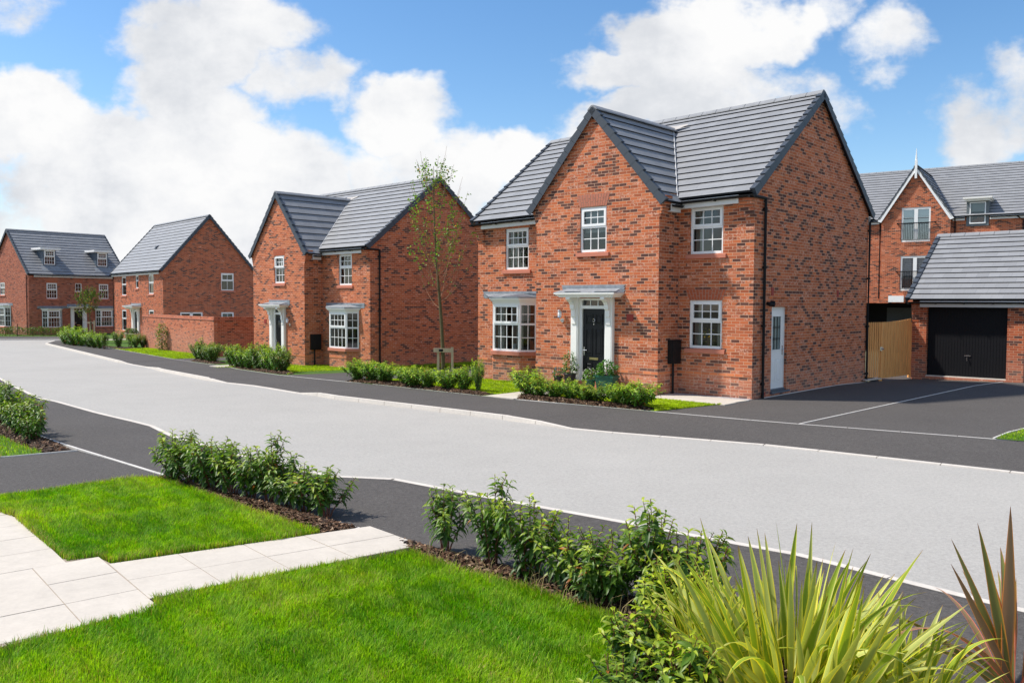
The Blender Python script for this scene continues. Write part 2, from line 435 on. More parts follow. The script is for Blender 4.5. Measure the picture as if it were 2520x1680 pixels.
def window(root, Mx, x0, x1, z0, z1, cols=3, split=.44, sill=True, arch=None, rows=(2, 2), curtain=None, top_open=False, dy=.04, sash=True, name='window', barw=.022, sillh=.115):
    """frame mesh (the window) with pane and sill children; frame coordinates u,w,z of the wall"""
    fr = MB(Mx); t = .055; d0, d1 = dy, dy + .07
    w, h = x1 - x0, z1 - z0
    fr.box(x0, x0 + t, d0, d1, z0, z1); fr.box(x1 - t, x1, d0, d1, z0, z1)
    fr.box(x0 + t, x1 - t, d0, d1, z1 - t, z1); fr.box(x0 + t, x1 - t, d0 - .012, d1, z0, z0 + t + .01)
    panes = []
    def light(a, b, c, d, nc, nr, y):
        for i in range(1, nc):
            xx = a + (b - a) * i / nc; fr.box(xx - barw / 2, xx + barw / 2, y + .012, y + .04, c, d)
        for j in range(1, nr):
            zz = c + (d - c) * j / nr
            for i in range(nc):
                aa = a + (b - a) * i / nc + (barw / 2 if i else 0); bb = a + (b - a) * (i + 1) / nc - (barw / 2 if i < nc - 1 else 0)
                fr.box(aa, bb, y + .013, y + .039, zz - barw / 2, zz + barw / 2)
        panes.append((a - .01, b + .01, c - .01, d + .01, y + .026))
    if split:
        zm = z1 - h * split
        fr.box(x0 + t, x1 - t, d0, d1, zm - .03, zm + .03)
        a, b, c, d = x0 + t, x1 - t, zm + .03, z1 - t
        q = .05 if sash else .012
        if sash:
            e = d0 - .018
            if top_open: e = d0 - .05
            fr.box(a - .012, a + q, e, d0 + .02, c - .012, d + .012); fr.box(b - q, b + .012, e, d0 + .02, c - .012, d + .012)
            fr.box(a + q, b - q, e, d0 + .02, d - q, d + .012); fr.box(a + q, b - q, e, d0 + .02, c - .012, c + q)
        light(a + q, b - q, c + q, d - q, cols, rows[0], d0 - .005)
        light(x0 + t + .012, x1 - t - .012, z0 + t + .02, zm - .03, cols, rows[1], d0 + .012)
    else:
        light(x0 + t + .012, x1 - t - .012, z0 + t + .012, z1 - t - .012, cols, rows[0], d0 + .012)
    f = fr.build(name, M['white'], root)
    pn = MB(Mx)
    for a, b, c, d, y in panes: pn.poly([(a, y, c), (b, y, c), (b, y, d), (a, y, d)])
    pn.build('pane', M['glass'], f, uv=False)
    if sill:
        s = MB(Mx); e = .1
        s.hexa([(x0 - e, -.055, z0 - sillh), (x1 + e, -.055, z0 - sillh), (x1 + e, .05, z0 - sillh), (x0 - e, .05, z0 - sillh),
                (x0 - e, -.055, z0 - .022), (x1 + e, -.055, z0 - .022), (x1 + e, .05, z0 - .003), (x0 - e, .05, z0 - .003)])
        s.build('sill', M['sill'], f)
    if arch:
        lintel(f, Mx, x0, x1, z1, arch)
    if curtain:
        cu = MB(Mx); y = dy + .2
        if curtain in ('pair', 'left', 'right'):
            sp = []
            if curtain in ('pair', 'left'): sp.append((x0 + .02, x0 + w * .27))
            if curtain in ('pair', 'right'): sp.append((x1 - w * .27, x1 - .02))
            for a, b in sp:
                n = 15
                for i in range(n):
                    xa, xb = a + (b - a) * i / n, a + (b - a) * (i + 1) / n
                    ya, yb = y + .025 * math.sin(i * 1.9), y + .025 * math.sin((i + 1) * 1.9)
                    cu.poly([(xa, ya, z0 - .1), (xb, yb, z0 - .1), (xb, yb, z1), (xa, ya, z1)])
            cu.build('curtain', M['curtain'], f, smooth=True)
        elif curtain == 'slats':
            n = max(3, int(w / .085))
            for i in range(n):
                xa = x0 + w * (i + .15) / n; xb = x0 + w * (i + .72) / n
                cu.poly([(xa, y, z0 - .05), (xb, y - .04, z0 - .05), (xb, y - .04, z1), (xa, y, z1)])
            cu.build('blind', M['blind'], f)
        elif curtain == 'venetian':
            n = int(h / .045)
            for i in range(n):
                zz = z0 + h * i / n
                cu.poly([(x0, y, zz), (x1, y, zz), (x1, y + .02, zz + .03), (x0, y + .02, zz + .03)])
            cu.build('blind', M['blind'], f)
        elif curtain == 'half':
            cu.poly([(x0, y, z0 + h * .45), (x1, y, z0 + h * .45), (x1, y, z1), (x0, y, z1)]); cu.build('blind', M['blind'], f)
    return f

def lintel(par, Mx, x0, x1, z1, mode='fan', hgt=.27, mat='archbrick'):
    mo = MB(Mx); br = MB(Mx); sp = .11 if mode != 'soldier' else 0
    z0 = z1 + .008; zt = z1 + hgt
    mo.poly([(x0 - .01, -.003, z0), (x1 + .01, -.003, z0), (x1 + sp, -.003, zt), (x0 - sp, -.003, zt)])
    n = int(round((x1 - x0) / .075)); g = .09
    for i in range(n):
        a, b = (i + g) / n, (i + 1 - g) / n
        B = lambda t: x0 - .005 + (x1 - x0 + .01) * t
        Tt = lambda t: x0 - sp + (x1 - x0 + 2 * sp) * t
        m1 = z0 + (zt - z0) * (.36 if i % 2 else .64)
        for q0, q1 in ((z0 + .004, m1 - .006), (m1 + .006, zt - .004)):
            k0, k1 = (q0 - z0) / (zt - z0), (q1 - z0) / (zt - z0)
            I = lambda t, k: B(t) * (1 - k) + Tt(t) * k
            br.hexa([(I(a, k0), -.008, q0), (I(b, k0), -.008, q0), (I(b, k0), 0, q0), (I(a, k0), 0, q0),
                     (I(a, k1), -.008, q1), (I(b, k1), -.008, q1), (I(b, k1), 0, q1), (I(a, k1), 0, q1)])
    o = br.build('lintel', M[mat], par)
    k = len(o.data.vertices); off = len(o.data.polygons)
    me = o.data
    # mortar bed joined as a second material of the same lintel mesh
    bm = bmesh.new(); bm.from_mesh(me)
    vs = [bm.verts.new(v) for v in mo.v]; fc = bm.faces.new(vs); fc.material_index = 1
    bm.to_mesh(me); bm.free(); me.materials.append(M['mortar'])
    return o

def bay(root, y0, xa, xb, d, z0, z1, sd, cols=4, scols=2, curtain=None, flash=None, plinth=True, wallmat='brick', zbot=-.3, zband=.53, Mw=None):
    """canted bay window: front from xa to xb at depth d, sides of width sd (45-ish degrees)"""
    B0 = Mw if Mw is not None else Matrix.Identity(4)
    Mfront = B0 @ MF(y0 - d)
    ang = math.atan2(d, sd); ln = math.hypot(d, sd)
    MRt = B0 @ MA(xb, y0 - d, ang); MLf = B0 @ MA(xa - sd, y0, -ang)
    f = window(root, Mfront, xa, xb, z0, z1, cols, .43, False, None, curtain=curtain, dy=0, name='bay_window')
    for Mx, nm in ((MRt, 'r'), (MLf, 'l')):
        fr = MB(Mx); t = .05; a, b = .0, ln
        zm = z1 - (z1 - z0) * .43
        fr.box(a, a + t, 0, .07, z0, z1); fr.box(b - t, b, 0, .07, z0, z1); fr.box(a + t, b - t, 0, .07, z1 - t, z1); fr.box(a + t, b - t, 0, .07, z0, z0 + t); fr.box(a + t, b - t, 0, .07, zm - .03, zm + .03)
        for c, dd in ((z0 + t, zm - .03), (zm + .03, z1 - t)):
            for i in range(1, scols):
                xx = a + t + (b - a - 2 * t) * i / scols; fr.box(xx - .011, xx + .011, .02, .05, c, dd)
            zz = (c + dd) / 2
            for i in range(scols):
                p0 = a + t + (b - a - 2 * t) * i / scols + .011; p1 = a + t + (b - a - 2 * t) * (i + 1) / scols - .011
                fr.box(p0, p1, .021, .049, zz - .011, zz + .011)
        fr.build('side_light', M['white'], f)
        pn = MB(Mx); pn.poly([(a + .02, .036, z0 + .02), (b - .02, .036, z0 + .02), (b - .02, .036, z1 - .02), (a + .02, .036, z1 - .02)])
        pn.build('side_pane', M['glass'], f, uv=False)
    # outline helper for head, sill and plinth
    def outline(o):  # offset outwards
        k = o * .42
        return [(xa - sd - o * 1.0, y0 + .0), (xa - k, y0 - d - o), (xb + k, y0 - d - o), (xb + sd + o * 1.0, y0 + .0)]
    h = MB(B0); h.prism(outline(.02), z1, z1 + .07, 'z'); h.prism(outline(.075), z1 + .07, z1 + .12, 'z'); h.prism(outline(.12), z1 + .12, z1 + .16, 'z')
    h.build('cornice', M['cream'], f)
    s = MB(B0); s.prism(outline(.07), z0 - .115, z0 - .004, 'z'); s.build('sill', M['sill'], f)
    if plinth:
        w = MB(B0); o = outline(.0)
        w.prism([(x, y - .0) for x, y in o], zbot, z0 - .115, 'z'); w.build('bay_plinth', M[wallmat], f)
        bd = MB(B0); bd.prism(outline(.014), zband, zband + .065, 'z'); bd.build('plinth_band', M['band'], f)
    if flash:
        f0, f1 = flash
        ld = MB(B0)
        lo = outline(.135); zt = z1 + .16
        hi = [(f0 + .1, y0 - .02), (xa + .12, y0 - .06), (xb - .12, y0 - .06), (f1 - .1, y0 - .02)]
        i = ld.add([(x, y, zt) for x, y in lo] + [(x, y, zt + .035) for x, y in lo] + [(x, y, zt + .13) for x, y in hi])
        for q in range(3):
            ld.f.append([i + q, i + q + 1, i + q + 5, i + q + 4]); ld.f.append([i + 4 + q, i + 5 + q, i + 9 + q, i + 8 + q])
        ld.f.append([i + 8, i + 9, i + 10, i + 11]); ld.f.append([i + 3, i + 2, i + 1, i])
        toothed(ld, f0, f1, y0, zt + .0, zt + .2)
        ld.build('lead_flashing', M['lead'], f)
    return f

def toothed(mb, a, b, y, z0, z1):
    """flashing upstand with dog-tooth stepped ends on the wall face"""
    n = 3; hh = (z1 - z0) / n; st = .055
    for i in range(n):
        q0 = z0 + i * hh; q1 = q0 + hh
        mb.hexa([(a + st, y - .010 - .002 * i, q0), (b - st, y - .010 - .002 * i, q0), (b - st, y + .004, q0), (a + st, y + .004, q0),
                 (a, y - .010 - .002 * i, q1), (b, y - .010 - .002 * i, q1), (b, y + .004, q1), (a, y + .004, q1)])

def doorset(root, y0, a, b, zt, z0=.2, pw=.22, canopy=.45, cw=.98, flash=None, hinge_right=True, Mw=None, deep=True):
    """front door between x=a..b: leaf, frame, pilasters, console brackets, flat canopy"""
    B0 = Mw if Mw is not None else Matrix.Identity(4)
    def mb(): return MB(B0)
    c = (a + b) / 2; fy = y0 + .05
    df = mb(); t = .075
    ztop = zt + .28
    df.box(a - t, a, fy - .06, fy + .05, z0, ztop); df.box(b, b + t, fy - .06, fy + .05, z0, ztop)
    df.box(a, b, fy - .06, fy + .05, zt + .005, zt + .085); df.box(a, b, fy - .06, fy + .05, zt + .225, ztop)
    for q in (1, 2):
        xx = a + (b - a) * q / 3; df.box(xx - .012, xx + .012, fy - .02, fy + .02, zt + .085, zt + .225)
    D = df.build('door_frame', M['white'], root)
    g = mb(); g.poly([(a, fy, zt + .08), (b, fy, zt + .08), (b, fy, zt + .23), (a, fy, zt + .23)]); g.build('fanlight', M['glass'], D, uv=False)
    lf = mb(); ly = fy - .01
    lf.box(a + .004, b - .004, ly, ly + .045, z0 + .03, zt)
    w = b - a; hh = zt - z0 - .03
    for (r0, r1) in ((.78, .93), (.36, .73), (.06, .27)):
        for (c0, c1) in ((.14, .44), (.56, .86)):
            xa, xb = a + w * c0, a + w * c1; za, zb = z0 + .03 + hh * r0, z0 + .03 + hh * r1
            # recessed moulding look: raised frame then raised field
            for (p, q, r, s) in ((xa, xb, za, za + .018), (xa, xb, zb - .018, zb), (xa, xa + .018, za + .018, zb - .018), (xb - .018, xb, za + .018, zb - .018)):
                lf.box(p, q, ly - .014, ly, r, s)
            i = .045
            lf.hexa([(xa + i, ly - .002, za + i), (xb - i, ly - .002, za + i), (xb - i, ly, za + i), (xa + i, ly, za + i), (xa + i, ly - .002, zb - i), (xb - i, ly - .002, zb - i), (xb - i, ly, zb - i), (xa + i, ly, zb - i)])
            lf.hexa([(xa + i + .02, ly - .012, za + i + .02), (xb - i - .02, ly - .012, za + i + .02), (xb - i, ly - .002, za + i), (xa + i, ly - .002, za + i),
                     (xa + i + .02, ly - .012, zb - i - .02), (xb - i - .02, ly - .012, zb - i - .02), (xb - i, ly - .002, zb - i), (xa + i, ly - .002, zb - i)])
    lo = lf.build('door', M['doorblack'], root)
    k = mb(); zl = z0 + .03 + hh * .315
    k.box(c - .14, c + .14, ly - .016, ly, zl - .03, zl + .03); k.box(c - .11, c + .11, ly - .022, ly - .016, zl - .018, zl + .016); k.build('letter_plate', M['gold'], lo)
    k = mb(); hx = a + .05; zh = z0 + hh * .43
    k.box(hx - .016, hx + .016, ly - .012, ly, zh - .11, zh + .11); k.tube([(hx, ly - .005, zh + .03), (hx, ly - .055, zh + .03), (hx + .12, ly - .055, zh + .028)], .010, 6); k.build('handle', M['chrome'], lo)
    k = mb(); k.tube([(c, ly - .004, zt - .40), (c, ly - .02, zt - .40)], .018, 8); zk = zt - .30
    k.tube([(c + .03 * math.sin(q * .698), ly - .02, zk + .045 * math.cos(q * .698)) for q in range(10)], .008, 5); k.build('knocker', M['chrome'], lo)
    for sx in (-1, 1):
        p = mb(); xi = (a - t) if sx < 0 else (b + t); xo = xi + sx * pw
        x0, x1 = min(xi, xo), max(xi, xo)
        p.box(x0, x1, y0 - .10, y0 + .02, z0 - .05, ztop + .02)
        p.box(x0 - .015, x1 + .015, y0 - .125, y0 - .0, z0 - .12, z0 + .12)
        p.box(x0 + .03, x1 - .03, y0 - .112, y0 - .1, z0 + .2, ztop - .55)
        P = p.build('pilaster', M['cream'], root)
        br = mb(); xm = (x0 + x1) / 2; zc = ztop + .02
        prof = [(y0 - .1, zc), (y0 - canopy + .03, zc), (y0 - canopy + .03, zc - .05), (y0 - canopy + .06, zc - .075), (y0 - canopy + .09, zc - .08), (y0 - .26, zc - .13), (y0 - .215, zc - .2), (y0 - .21, zc - .27), (y0 - .20, zc - .31), (y0 - .165, zc - .33), (y0 - .16, zc - .5), (y0 - .135, zc - .52), (y0 - .135, zc - .70), (y0 - .1, zc - .72)]
        br.prism(prof[::-1], xm - .065, xm + .065, 'x'); br.build('console_bracket', M['cream'], P)
    cn = mb(); zc = ztop + .02; y1 = y0
    for (o, q0, q1) in ((-.05, 0, .03), (-.02, .03, .055), (.01, .055, .085), (.045, .085, .115)):
        cn.box(c - cw - o + .05, c + cw + o - .05, y0 - canopy - o, y1 + .01, zc + q0, zc + q1)
    Cn = cn.build('canopy', M['cream'], root)
    ld = mb(); z = zc + .115; e = .04
    ld.hexa([(c - cw - .01, y0 - canopy - e, z), (c + cw + .01, y0 - canopy - e, z), (c + cw + .01, y0 + .005, z), (c - cw - .01, y0 + .005, z),
             (c - cw - .01, y0 - canopy - e, z + .018), (c + cw + .01, y0 - canopy - e, z + .018), (c + cw - .12, y0 + .005, z + .12), (c - cw + .12, y0 + .005, z + .12)])
    ld.box(c - .62, c - .12, y0 - canopy - e - .006, y0 - canopy + .1, z + .03, z + .042)
    ld.box(c + .35, c + cw, y0 - canopy - e - .006, y0 - canopy + .08, z + .028, z + .04)
    if flash is None: flash = (c - cw - .02, c + cw + .02)
    toothed(ld, flash[0], flash[1], y0, z + .02, z + .21)
    ld.build('lead_flashing', M['lead'], Cn)
    st = mb(); st.box(a - .3, b + .3, y0 - .12, y0 + .08, z0 - .25, z0 + .03); st.build('door_step', M['sill'], root)
    return lo

def gutter(root, xa, xb, y, z, shear=0, fascia=True, fx=None, brackets=True, Mw=None, ax='x', par=None):
    B0 = Mw if Mw is not None else None
    g = MB(B0); n = 8; r = .058
    prof = [(y + r * math.cos(t), z + r * math.sin(t)) for t in [math.pi + math.pi * i / n for i in range(n + 1)]]
    prof += [(y + r - .012, z), (y - r + .012, z - .008)]
    g.prism(prof, xa, xb, 'x')
    if brackets:
        k = int(abs(xb - xa) / .85) + 1
        for i in range(k):
            x = xa + .1 + (abs(xb - xa) - .2) * i / max(1, k - 1)
            g.box(x - .018, x + .018, y - r - .008, y + r + .03, z - r - .012, z - r + .03)
    G = g.build('gutter', M['black'], root, shear=shear)
    if fascia:
        fa, fb = fx if fx else (xa, xb)
        f = MB(B0); f.box(fa, fb, y + r + .004, y + r + .026, z - .165, z + .03); f.box(fa, fb, y + r + .026, y + r + .2, z - .16, z - .14)
        f.build('fascia', M['fascia'], root, shear=shear)
    return G

def corbel(mb, x0, x1, y, ztop, n=7, step=.026, sx=0):
    """kneeler: courses stepping forward towards the top (sx: sideways instead)"""
    for i in range(n):
        z0 = ztop - (n - i) * .075; e = step * (i + 1)
        if sx: 
            xa, xb = (x1, x1 + e) if sx > 0 else (x0 - e, x0)
            mb.box(xa, xb, y, y + .3, z0 + .004, z0 + .071)
        else: mb.box(x0, x1, y - e, y + .0, z0 + .004, z0 + .071)

def downpipe(root, x, y, z0, z1, wall_dir, top=None):
    p = MB(); pts = ([Vector(q) for q in top] if top else []) + [X(x, y, z1), X(x, y, z0)]
    p.tube(pts, .036, 8)
    k = int((z1 - z0) / 1.6) + 1
    for i in range(k):
        z = z0 + .35 + (z1 - z0 - .6) * i / max(1, k - 1)
        p.tube([(x, y, z - .03), (x, y, z + .03)], .048, 8)
        d = Vector(wall_dir); p.tube([(x, y, z), X(x, y, z) + d * .06], .03, 6)
        sd = Vector((-d.y, d.x, 0)) * .06
        p.tube([X(x, y, z) + d * .03 - sd, X(x, y, z) + d * .03 + sd], .014, 5)
    return p.build('downpipe', M['black'], root)

# ------------------------------------------------------------------ houses of the gabled-front type
def gable_front_house(root, P):
    W, xi, xp, p, D = P['W'], P['xi'], P['xp'], P['p'], P['D']
    zE, zA, zR, zP = P['zE'], P['zA'], P['zR'], P['zP']; br = M[P['brick']]; sh = P.get('shear', 0)
    cx = -(xi + xp) / 2 + P.get('cxo', 0); hw = (xp - xi) / 2 + .22; lo = -.9
    m = (zA - zE) / (D / 2 + .2); mp = (zP - zR) / hw
    w = MB()
    # front walls
    w.M = MF(0); wall(w, [(-xi, lo), (0, lo), (0, zE - .06), (-xi, zE - .06)], P['holesR'])
    wall(w, [(-W, lo), (-xp, lo), (-xp, zE - .12 + sh * -W * 0), (-W, zE - .12 - abs(sh) * W * .6)], P['holesL'])
    w.M = MF(-p); zs = zP - .06 - mp * ((xp - xi) / 2)
    wall(w, [(-xp, lo), (-xi, lo), (-xi, zs), (cx, zP - .06), (-xp, zs)], P['holesP'])
    w.M = MR(-xi); wall(w, [(-p, lo), (0, lo), (0, zs + .1), (-p, zs)])
    w.M = ML(-xp); wall(w, [(0, lo), (p, lo), (p, zs), (0, zs)])
    w.M = MR(0); zg = zE + .2 * m - .06
    wall(w, [(0, lo), (D, lo), (D, zg), (D / 2, zA - .06), (0, zg)], P['holesS'])
    w.M = ML(-W); wall(w, [(-D, lo), (0, lo), (0, zg - abs(sh) * W), (-D / 2, zA - .1 - abs(sh) * W), (-D, zg - abs(sh) * W)])
    w.M = MBk(D); wall(w, [(0, lo), (W, lo), (W, zE - .1), (0, zE - .1)])
    w.M = None
    c = MB()
    corbel(w, -.36, -.003, -.003, zE - .06)
    corbel(w, -W, -W + .3, -.003, zE - .08 - abs(sh) * W)
    corbel(w, 0, -xi, -p + .002, zs - .04, sx=1)
    corbel(w, -xp, 0, -p + .002, zs - .04, sx=-1)
    W_ = w.build('wall', br, root)
    # inner lining keeps the rooms dark and closed
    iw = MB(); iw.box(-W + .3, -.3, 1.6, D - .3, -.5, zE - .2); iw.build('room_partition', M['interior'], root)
    # plinth course
    zb = P['zb']; e = .014; d = P['door']
    for q in ((-xi, e, -e, -.0005), (-xp - e, d[0] - .33, -p - e, -p - .0005), (d[1] + .33, -xi + e, -p - e, -p - .0005), (-W, -xp - e, -e, -.0005), (-xi + .0005, -xi + e, -p, -e)):
        bd = MB(); bd.box(*q, zb, zb + .066); bd.build('plinth_course', M['band'], root)
    # main roof
    t, lip, vg, rg, vl = MB(), MB(), MB(), MB(), MB()
    Ls = math.hypot(D / 2 + .2, zA - zE); sy, sz = (D / 2 + .2) / Ls, (zA - zE) / Ls
    ex = X(1, 0, 0); s1 = X(0, sy, sz); n1 = X(0, -sz, sy)
    h, k = slope(t, lip, X(-W - .09, -.2, zE), ex, s1, n1, W + .13, Ls, P.get('course', .318))
    slope(t, lip, X(.04, D + .2, zE), -ex, X(0, -sy, sz), X(0, sz, sy), W + .13, Ls, P.get('course', .318))
    vg2 = MB()
    verge(vg, X(.045, -.2, zE), ex, s1, n1, Ls, h, k); verge(vg, X(.045, D + .2, zE), ex, X(0, -sy, sz), X(0, sz, sy), Ls, h, k)
    verge(vg2, X(-W - .075, -.2, zE), -ex, s1, n1, Ls, h, k); verge(vg2, X(-W - .075, D + .2, zE), -ex, X(0, -sy, sz), X(0, sz, sy), Ls, h, k)
    ridge(rg, X(-W - .12, D / 2, zA + .04), X(.1, D / 2, zA + .04))
    tm = M[P.get('tile', 'tile')]
    roof = t.build('roof', tm, root, shear=sh)
    # projecting wing roof
    t2, l2, v2, r2 = MB(), MB(), MB(), MB()
    Lp = math.hypot(hw, zP - zR); sx, sz2 = hw / Lp, (zP - zR) / Lp
    yf = -p - .045
    yend = lambda z: (z - zE) / m - .2
    def ln(s, hh): return max(.3, yend(zR + (s + hh) * sz2) + .28 - yf)
    full = ln(Lp, 0)
    h2, k2 = slope(t2, l2, X(cx + hw, yf, zR), X(0, 1, 0), X(-sx, 0, sz2), X(sz2, 0, sx), .5, Lp, P.get('coursew', .34), None, ln)
    slope(t2, l2, X(cx - hw, yf + full, zR), X(0, -1, 0), X(sx, 0, sz2), X(-sz2, 0, sx), full, Lp, P.get('coursew', .34), lambda s, hh: full - ln(s, hh), None)
    verge(v2, X(cx + hw, -p - .03, zR), X(0, -1, 0), X(-sx, 0, sz2), X(sz2, 0, sx), Lp, h2, k2)
    verge(v2, X(cx - hw, -p - .03, zR), X(0, -1, 0), X(sx, 0, sz2), X(-sz2, 0, sx), Lp, h2, k2)
    ridge(r2, X(cx, -p - .1, zP + .04), X(cx, yend(zP) + .05, zP + .04))
    for sgn in (1, -1):
        pts = []
        for z in (zE + .01, zP):
            pts.append(X(cx + sgn * (hw - (z - zR) / mp), yend(z), z) + X(sgn * .5 * sz2, -.5 * sz, 1).normalized() * .035)
        vl.tube(pts, .015, 6)
    sdl = MB(); zt_ = zP - .05; yv = yend(zt_); up = X(0, sy, sz); nn_ = n1 * .05
    for dx in (-1, 1):
        b0 = X(cx, yv, zt_) + nn_; sdl.poly([b0 - up * .05, b0 + X(dx * .42, 0, 0) + up * .22, b0 + X(dx * .42, 0, 0) + up * .30, b0 + up * .27])
    wr = t2.build('wing_roof', M[P.get('tilew', 'tile')], root)
    lip.build('tile_edges', M['lip'], roof, shear=sh); vg.build('verge', M['verge'], roof, shear=sh); vg2.build('verge', M['verge'], roof, shear=sh); rg.build('ridge_tiles', tm, roof, shear=sh)
    l2.build('tile_edges', M['lip'], wr); v2.build('verge', M['verge'], wr); r2.build('ridge_tiles', tm, wr); vl.build('valley', M['fascia'], wr); sdl.build('lead_saddle', M['leadpale'], wr)
    # gutters
    zg_ = zE - .075
    xv = cx + hw - (zE - zR) / mp
    gutter(root, xv + .02, .1, -.235, zg_, sh, True, (xv - .02, -.34))
    gutter(root, -W - .14, -xp - .1, -.235, zg_, sh, True, (-W + .28, -xp))
    Mw = Matrix.Translation((cx + hw, 0, 0)) @ Matrix.Rotation(math.pi / 2, 4, 'Z')
    gutter(root, -p + .28, -.24, -.04, zR - .06, 0, True, (-p + .28, -.2), False, Mw)
    gutter(root, -W - .1, .1, 0, zg_, sh, True, (-W, 0), False, Matrix.Translation((-W, D + .235, 0)) @ Matrix.Rotation(math.pi, 4, 'Z') if False else Matrix(((-1, 0, 0, -W), (0, -1, 0, D + .235), (0, 0, 1, 0), (0, 0, 0, 1))))
    yd = P.get('dpy', .46)
    downpipe(root, .055, yd, P.get('z0', 0), zg_ - .03, (-1, 0, 0), top=[(.055, -.2, zg_ - .03), (.055, yd - .05, zg_ - .03)])
    downpipe(root, .055, D - .02, P.get('z0', 0) - .15, zg_ - .12, (-1, 0, 0), top=[(.055, D + .2, zg_ - .05)])
    # meter cabinet on the return wall
    y0, y1, z0, z1 = P['meter']
    mb = MB(); mb.box(-xi + .001, -xi + .13, y0, y1, z0, z1); mb.box(-xi + .13, -xi + .142, y0 + .025, y1 - .025, z0 + .025, z1 - .025); mb.tube([(-xi + .142, (y0 + y1) / 2 - .12, (z0 + z1) / 2), (-xi + .152, (y0 + y1) / 2 - .12, (z0 + z1) / 2)], .014, 8)
    mb.box(-xi + .001, -xi + .155, y0 - .012, y1 + .012, z1, z1 + .02)
    mt = mb.build('meter_box', M['black'], root)
    pb = MB(); pb.tube([(-xi + .07, (y0 + y1) / 2 - .06, lo), (-xi + .07, (y0 + y1) / 2 - .06, z0)], .03, 8); pb.build('meter_pipe', M['black'], mt)
    # carriage lamp
    lx, lz = P['lamp']; y = -p
    mb = MB(); mb.tube([(lx, y, lz - .16), (lx, y - .02, lz - .16)], .055, 12); mb.tube([(lx, y - .02, lz - .16), (lx, y - .09, lz - .17), (lx, y - .13, lz - .12), (lx, y - .13, lz - .08)], .011, 6)
    mb.lathe([(.03, -.085), (.055, -.075), (.058, -.07), (.02, .095), (.066, .092), (.074, .10), (.05, .125), (.012, .14), (0, .15)], 14, (lx, y - .13, lz))
    lm = mb.build('wall_lamp', M['chrome'], root)
    mb = MB(); mb.lathe([(.05, -.068), (.056, 0), (.05, .085), (0, .09)], 14, (lx, y - .13, lz)); mb.build('lamp_glass', M['lampwhite'], lm, smooth=True)
    vx, vz = P['vent']; mb = MB(); mb.box(vx - .1, vx + .1, -p - .012, -p + .01, vz - .09, vz + .09)
    for i in range(4): mb.box(vx - .085, vx + .085, -p - .018, -p - .012, vz - .075 + i * .04, vz - .055 + i * .04)
    mb.build('wall_vent', M['redvent'], root)
    doorset(root, -p, P['door'][0], P['door'][1], P['door'][2], P['door'][3], pw=.23, canopy=.42, cw=P.get('cw', .98), flash=P.get('dflash'))

def simple_roof(root, W0, W1, D, zE, zA, tile='tile', course=.32, ov=.2, vo=.08, name='roof', caps=(True, True)):
    """plain gabled roof, ridge along x from W0 to W1, front eave at y=0"""
    t, lip, vg, rg = MB(), MB(), MB(), MB()
    Ls = math.hypot(D / 2 + ov, zA - zE); sy, sz = (D / 2 + ov) / Ls, (zA - zE) / Ls; ex = X(1, 0, 0)
    s1, n1, s2, n2 = X(0, sy, sz), X(0, -sz, sy), X(0, -sy, sz), X(0, sz, sy)
    h, k = slope(t, lip, X(W0 - vo, -ov, zE), ex, s1, n1, W1 - W0 + 2 * vo, Ls, course)
    slope(t, lip, X(W1 + vo, D + ov, zE), -ex, s2, n2, W1 - W0 + 2 * vo, Ls, course)
    vgs = []
    for c, x, d in ((caps[1], W1 + vo, ex), (caps[0], W0 - vo, -ex)):
        if c:
            vg = MB(); vgs.append(vg); verge(vg, X(x, -ov, zE), d, s1, n1, Ls, h, k); verge(vg, X(x, D + ov, zE), d, s2, n2, Ls, h, k)
    ridge(rg, X(W0 - vo - .05, D / 2, zA + .04), X(W1 + vo + .05, D / 2, zA + .04))
    r = t.build(name, M[tile], root)
    lip.build('tile_edges', M['lip'], r)
    for vg in vgs: vg.build('verge', M['verge'], r)
    rg.build('ridge_tiles', M[tile], r)
    return r

# ---- nearest house
TH1 = .831
H1 = thing('detached_house', 'nearest red brick house with black front door and white side door', 'house', (5.736, 20.329, 0), TH1 - math.pi / 2, 'brick houses along the street')
P1 = dict(W=9.2, xi=2.06, xp=6.03, p=.911, D=7.34, zE=4.93, zA=7.90, zR=4.78, zP=7.33, cxo=-.03, shear=.019, brick='brick', zb=.523,
          holesR=[(-1.728, -.818, 3.524, 4.692), (-1.728, -.818, 1.179, 2.375)], holesL=[(-8.049, -7.121, 3.276, 4.499), (-8.5, -6.87, .75, 2.3)],
          holesP=[(-4.513, -3.65, 3.626, 4.80), (-4.494, -3.603, .17, 2.42)], holesS=[(.994, 1.888, .117, 2.218)],
          door=(-4.419, -3.678, 2.14, .2), dflash=(-5.12, -3.04), meter=(-.46, -.04, .78, 1.36), lamp=(-5.08, 1.98), vent=(-2.89, 1.93))
gable_front_house(H1, P1)
window(H1, MF(0), -1.728, -.818, 3.524, 4.692, 3, curtain='left')
window(H1, MF(0), -1.728, -.818, 1.179, 2.375, 3, arch='fan', curtain='pair')
window(H1, MF(0), -8.049, -7.121, 3.276, 4.499, 4, curtain='left')
f = window(H1, MF(-.911), -4.513, -3.65, 3.626, 4.80, 3, curtain='half')
lintel(f, MF(-.911), -4.513, -3.65, 4.80, 'fan', .33, 'archpink')
bay(H1, 0, -8.22, -7.15, .35, .86, 2.27, .35, 4, 2, curtain='pair', flash=(-8.98, -6.045), wallmat='brick', zband=.523)
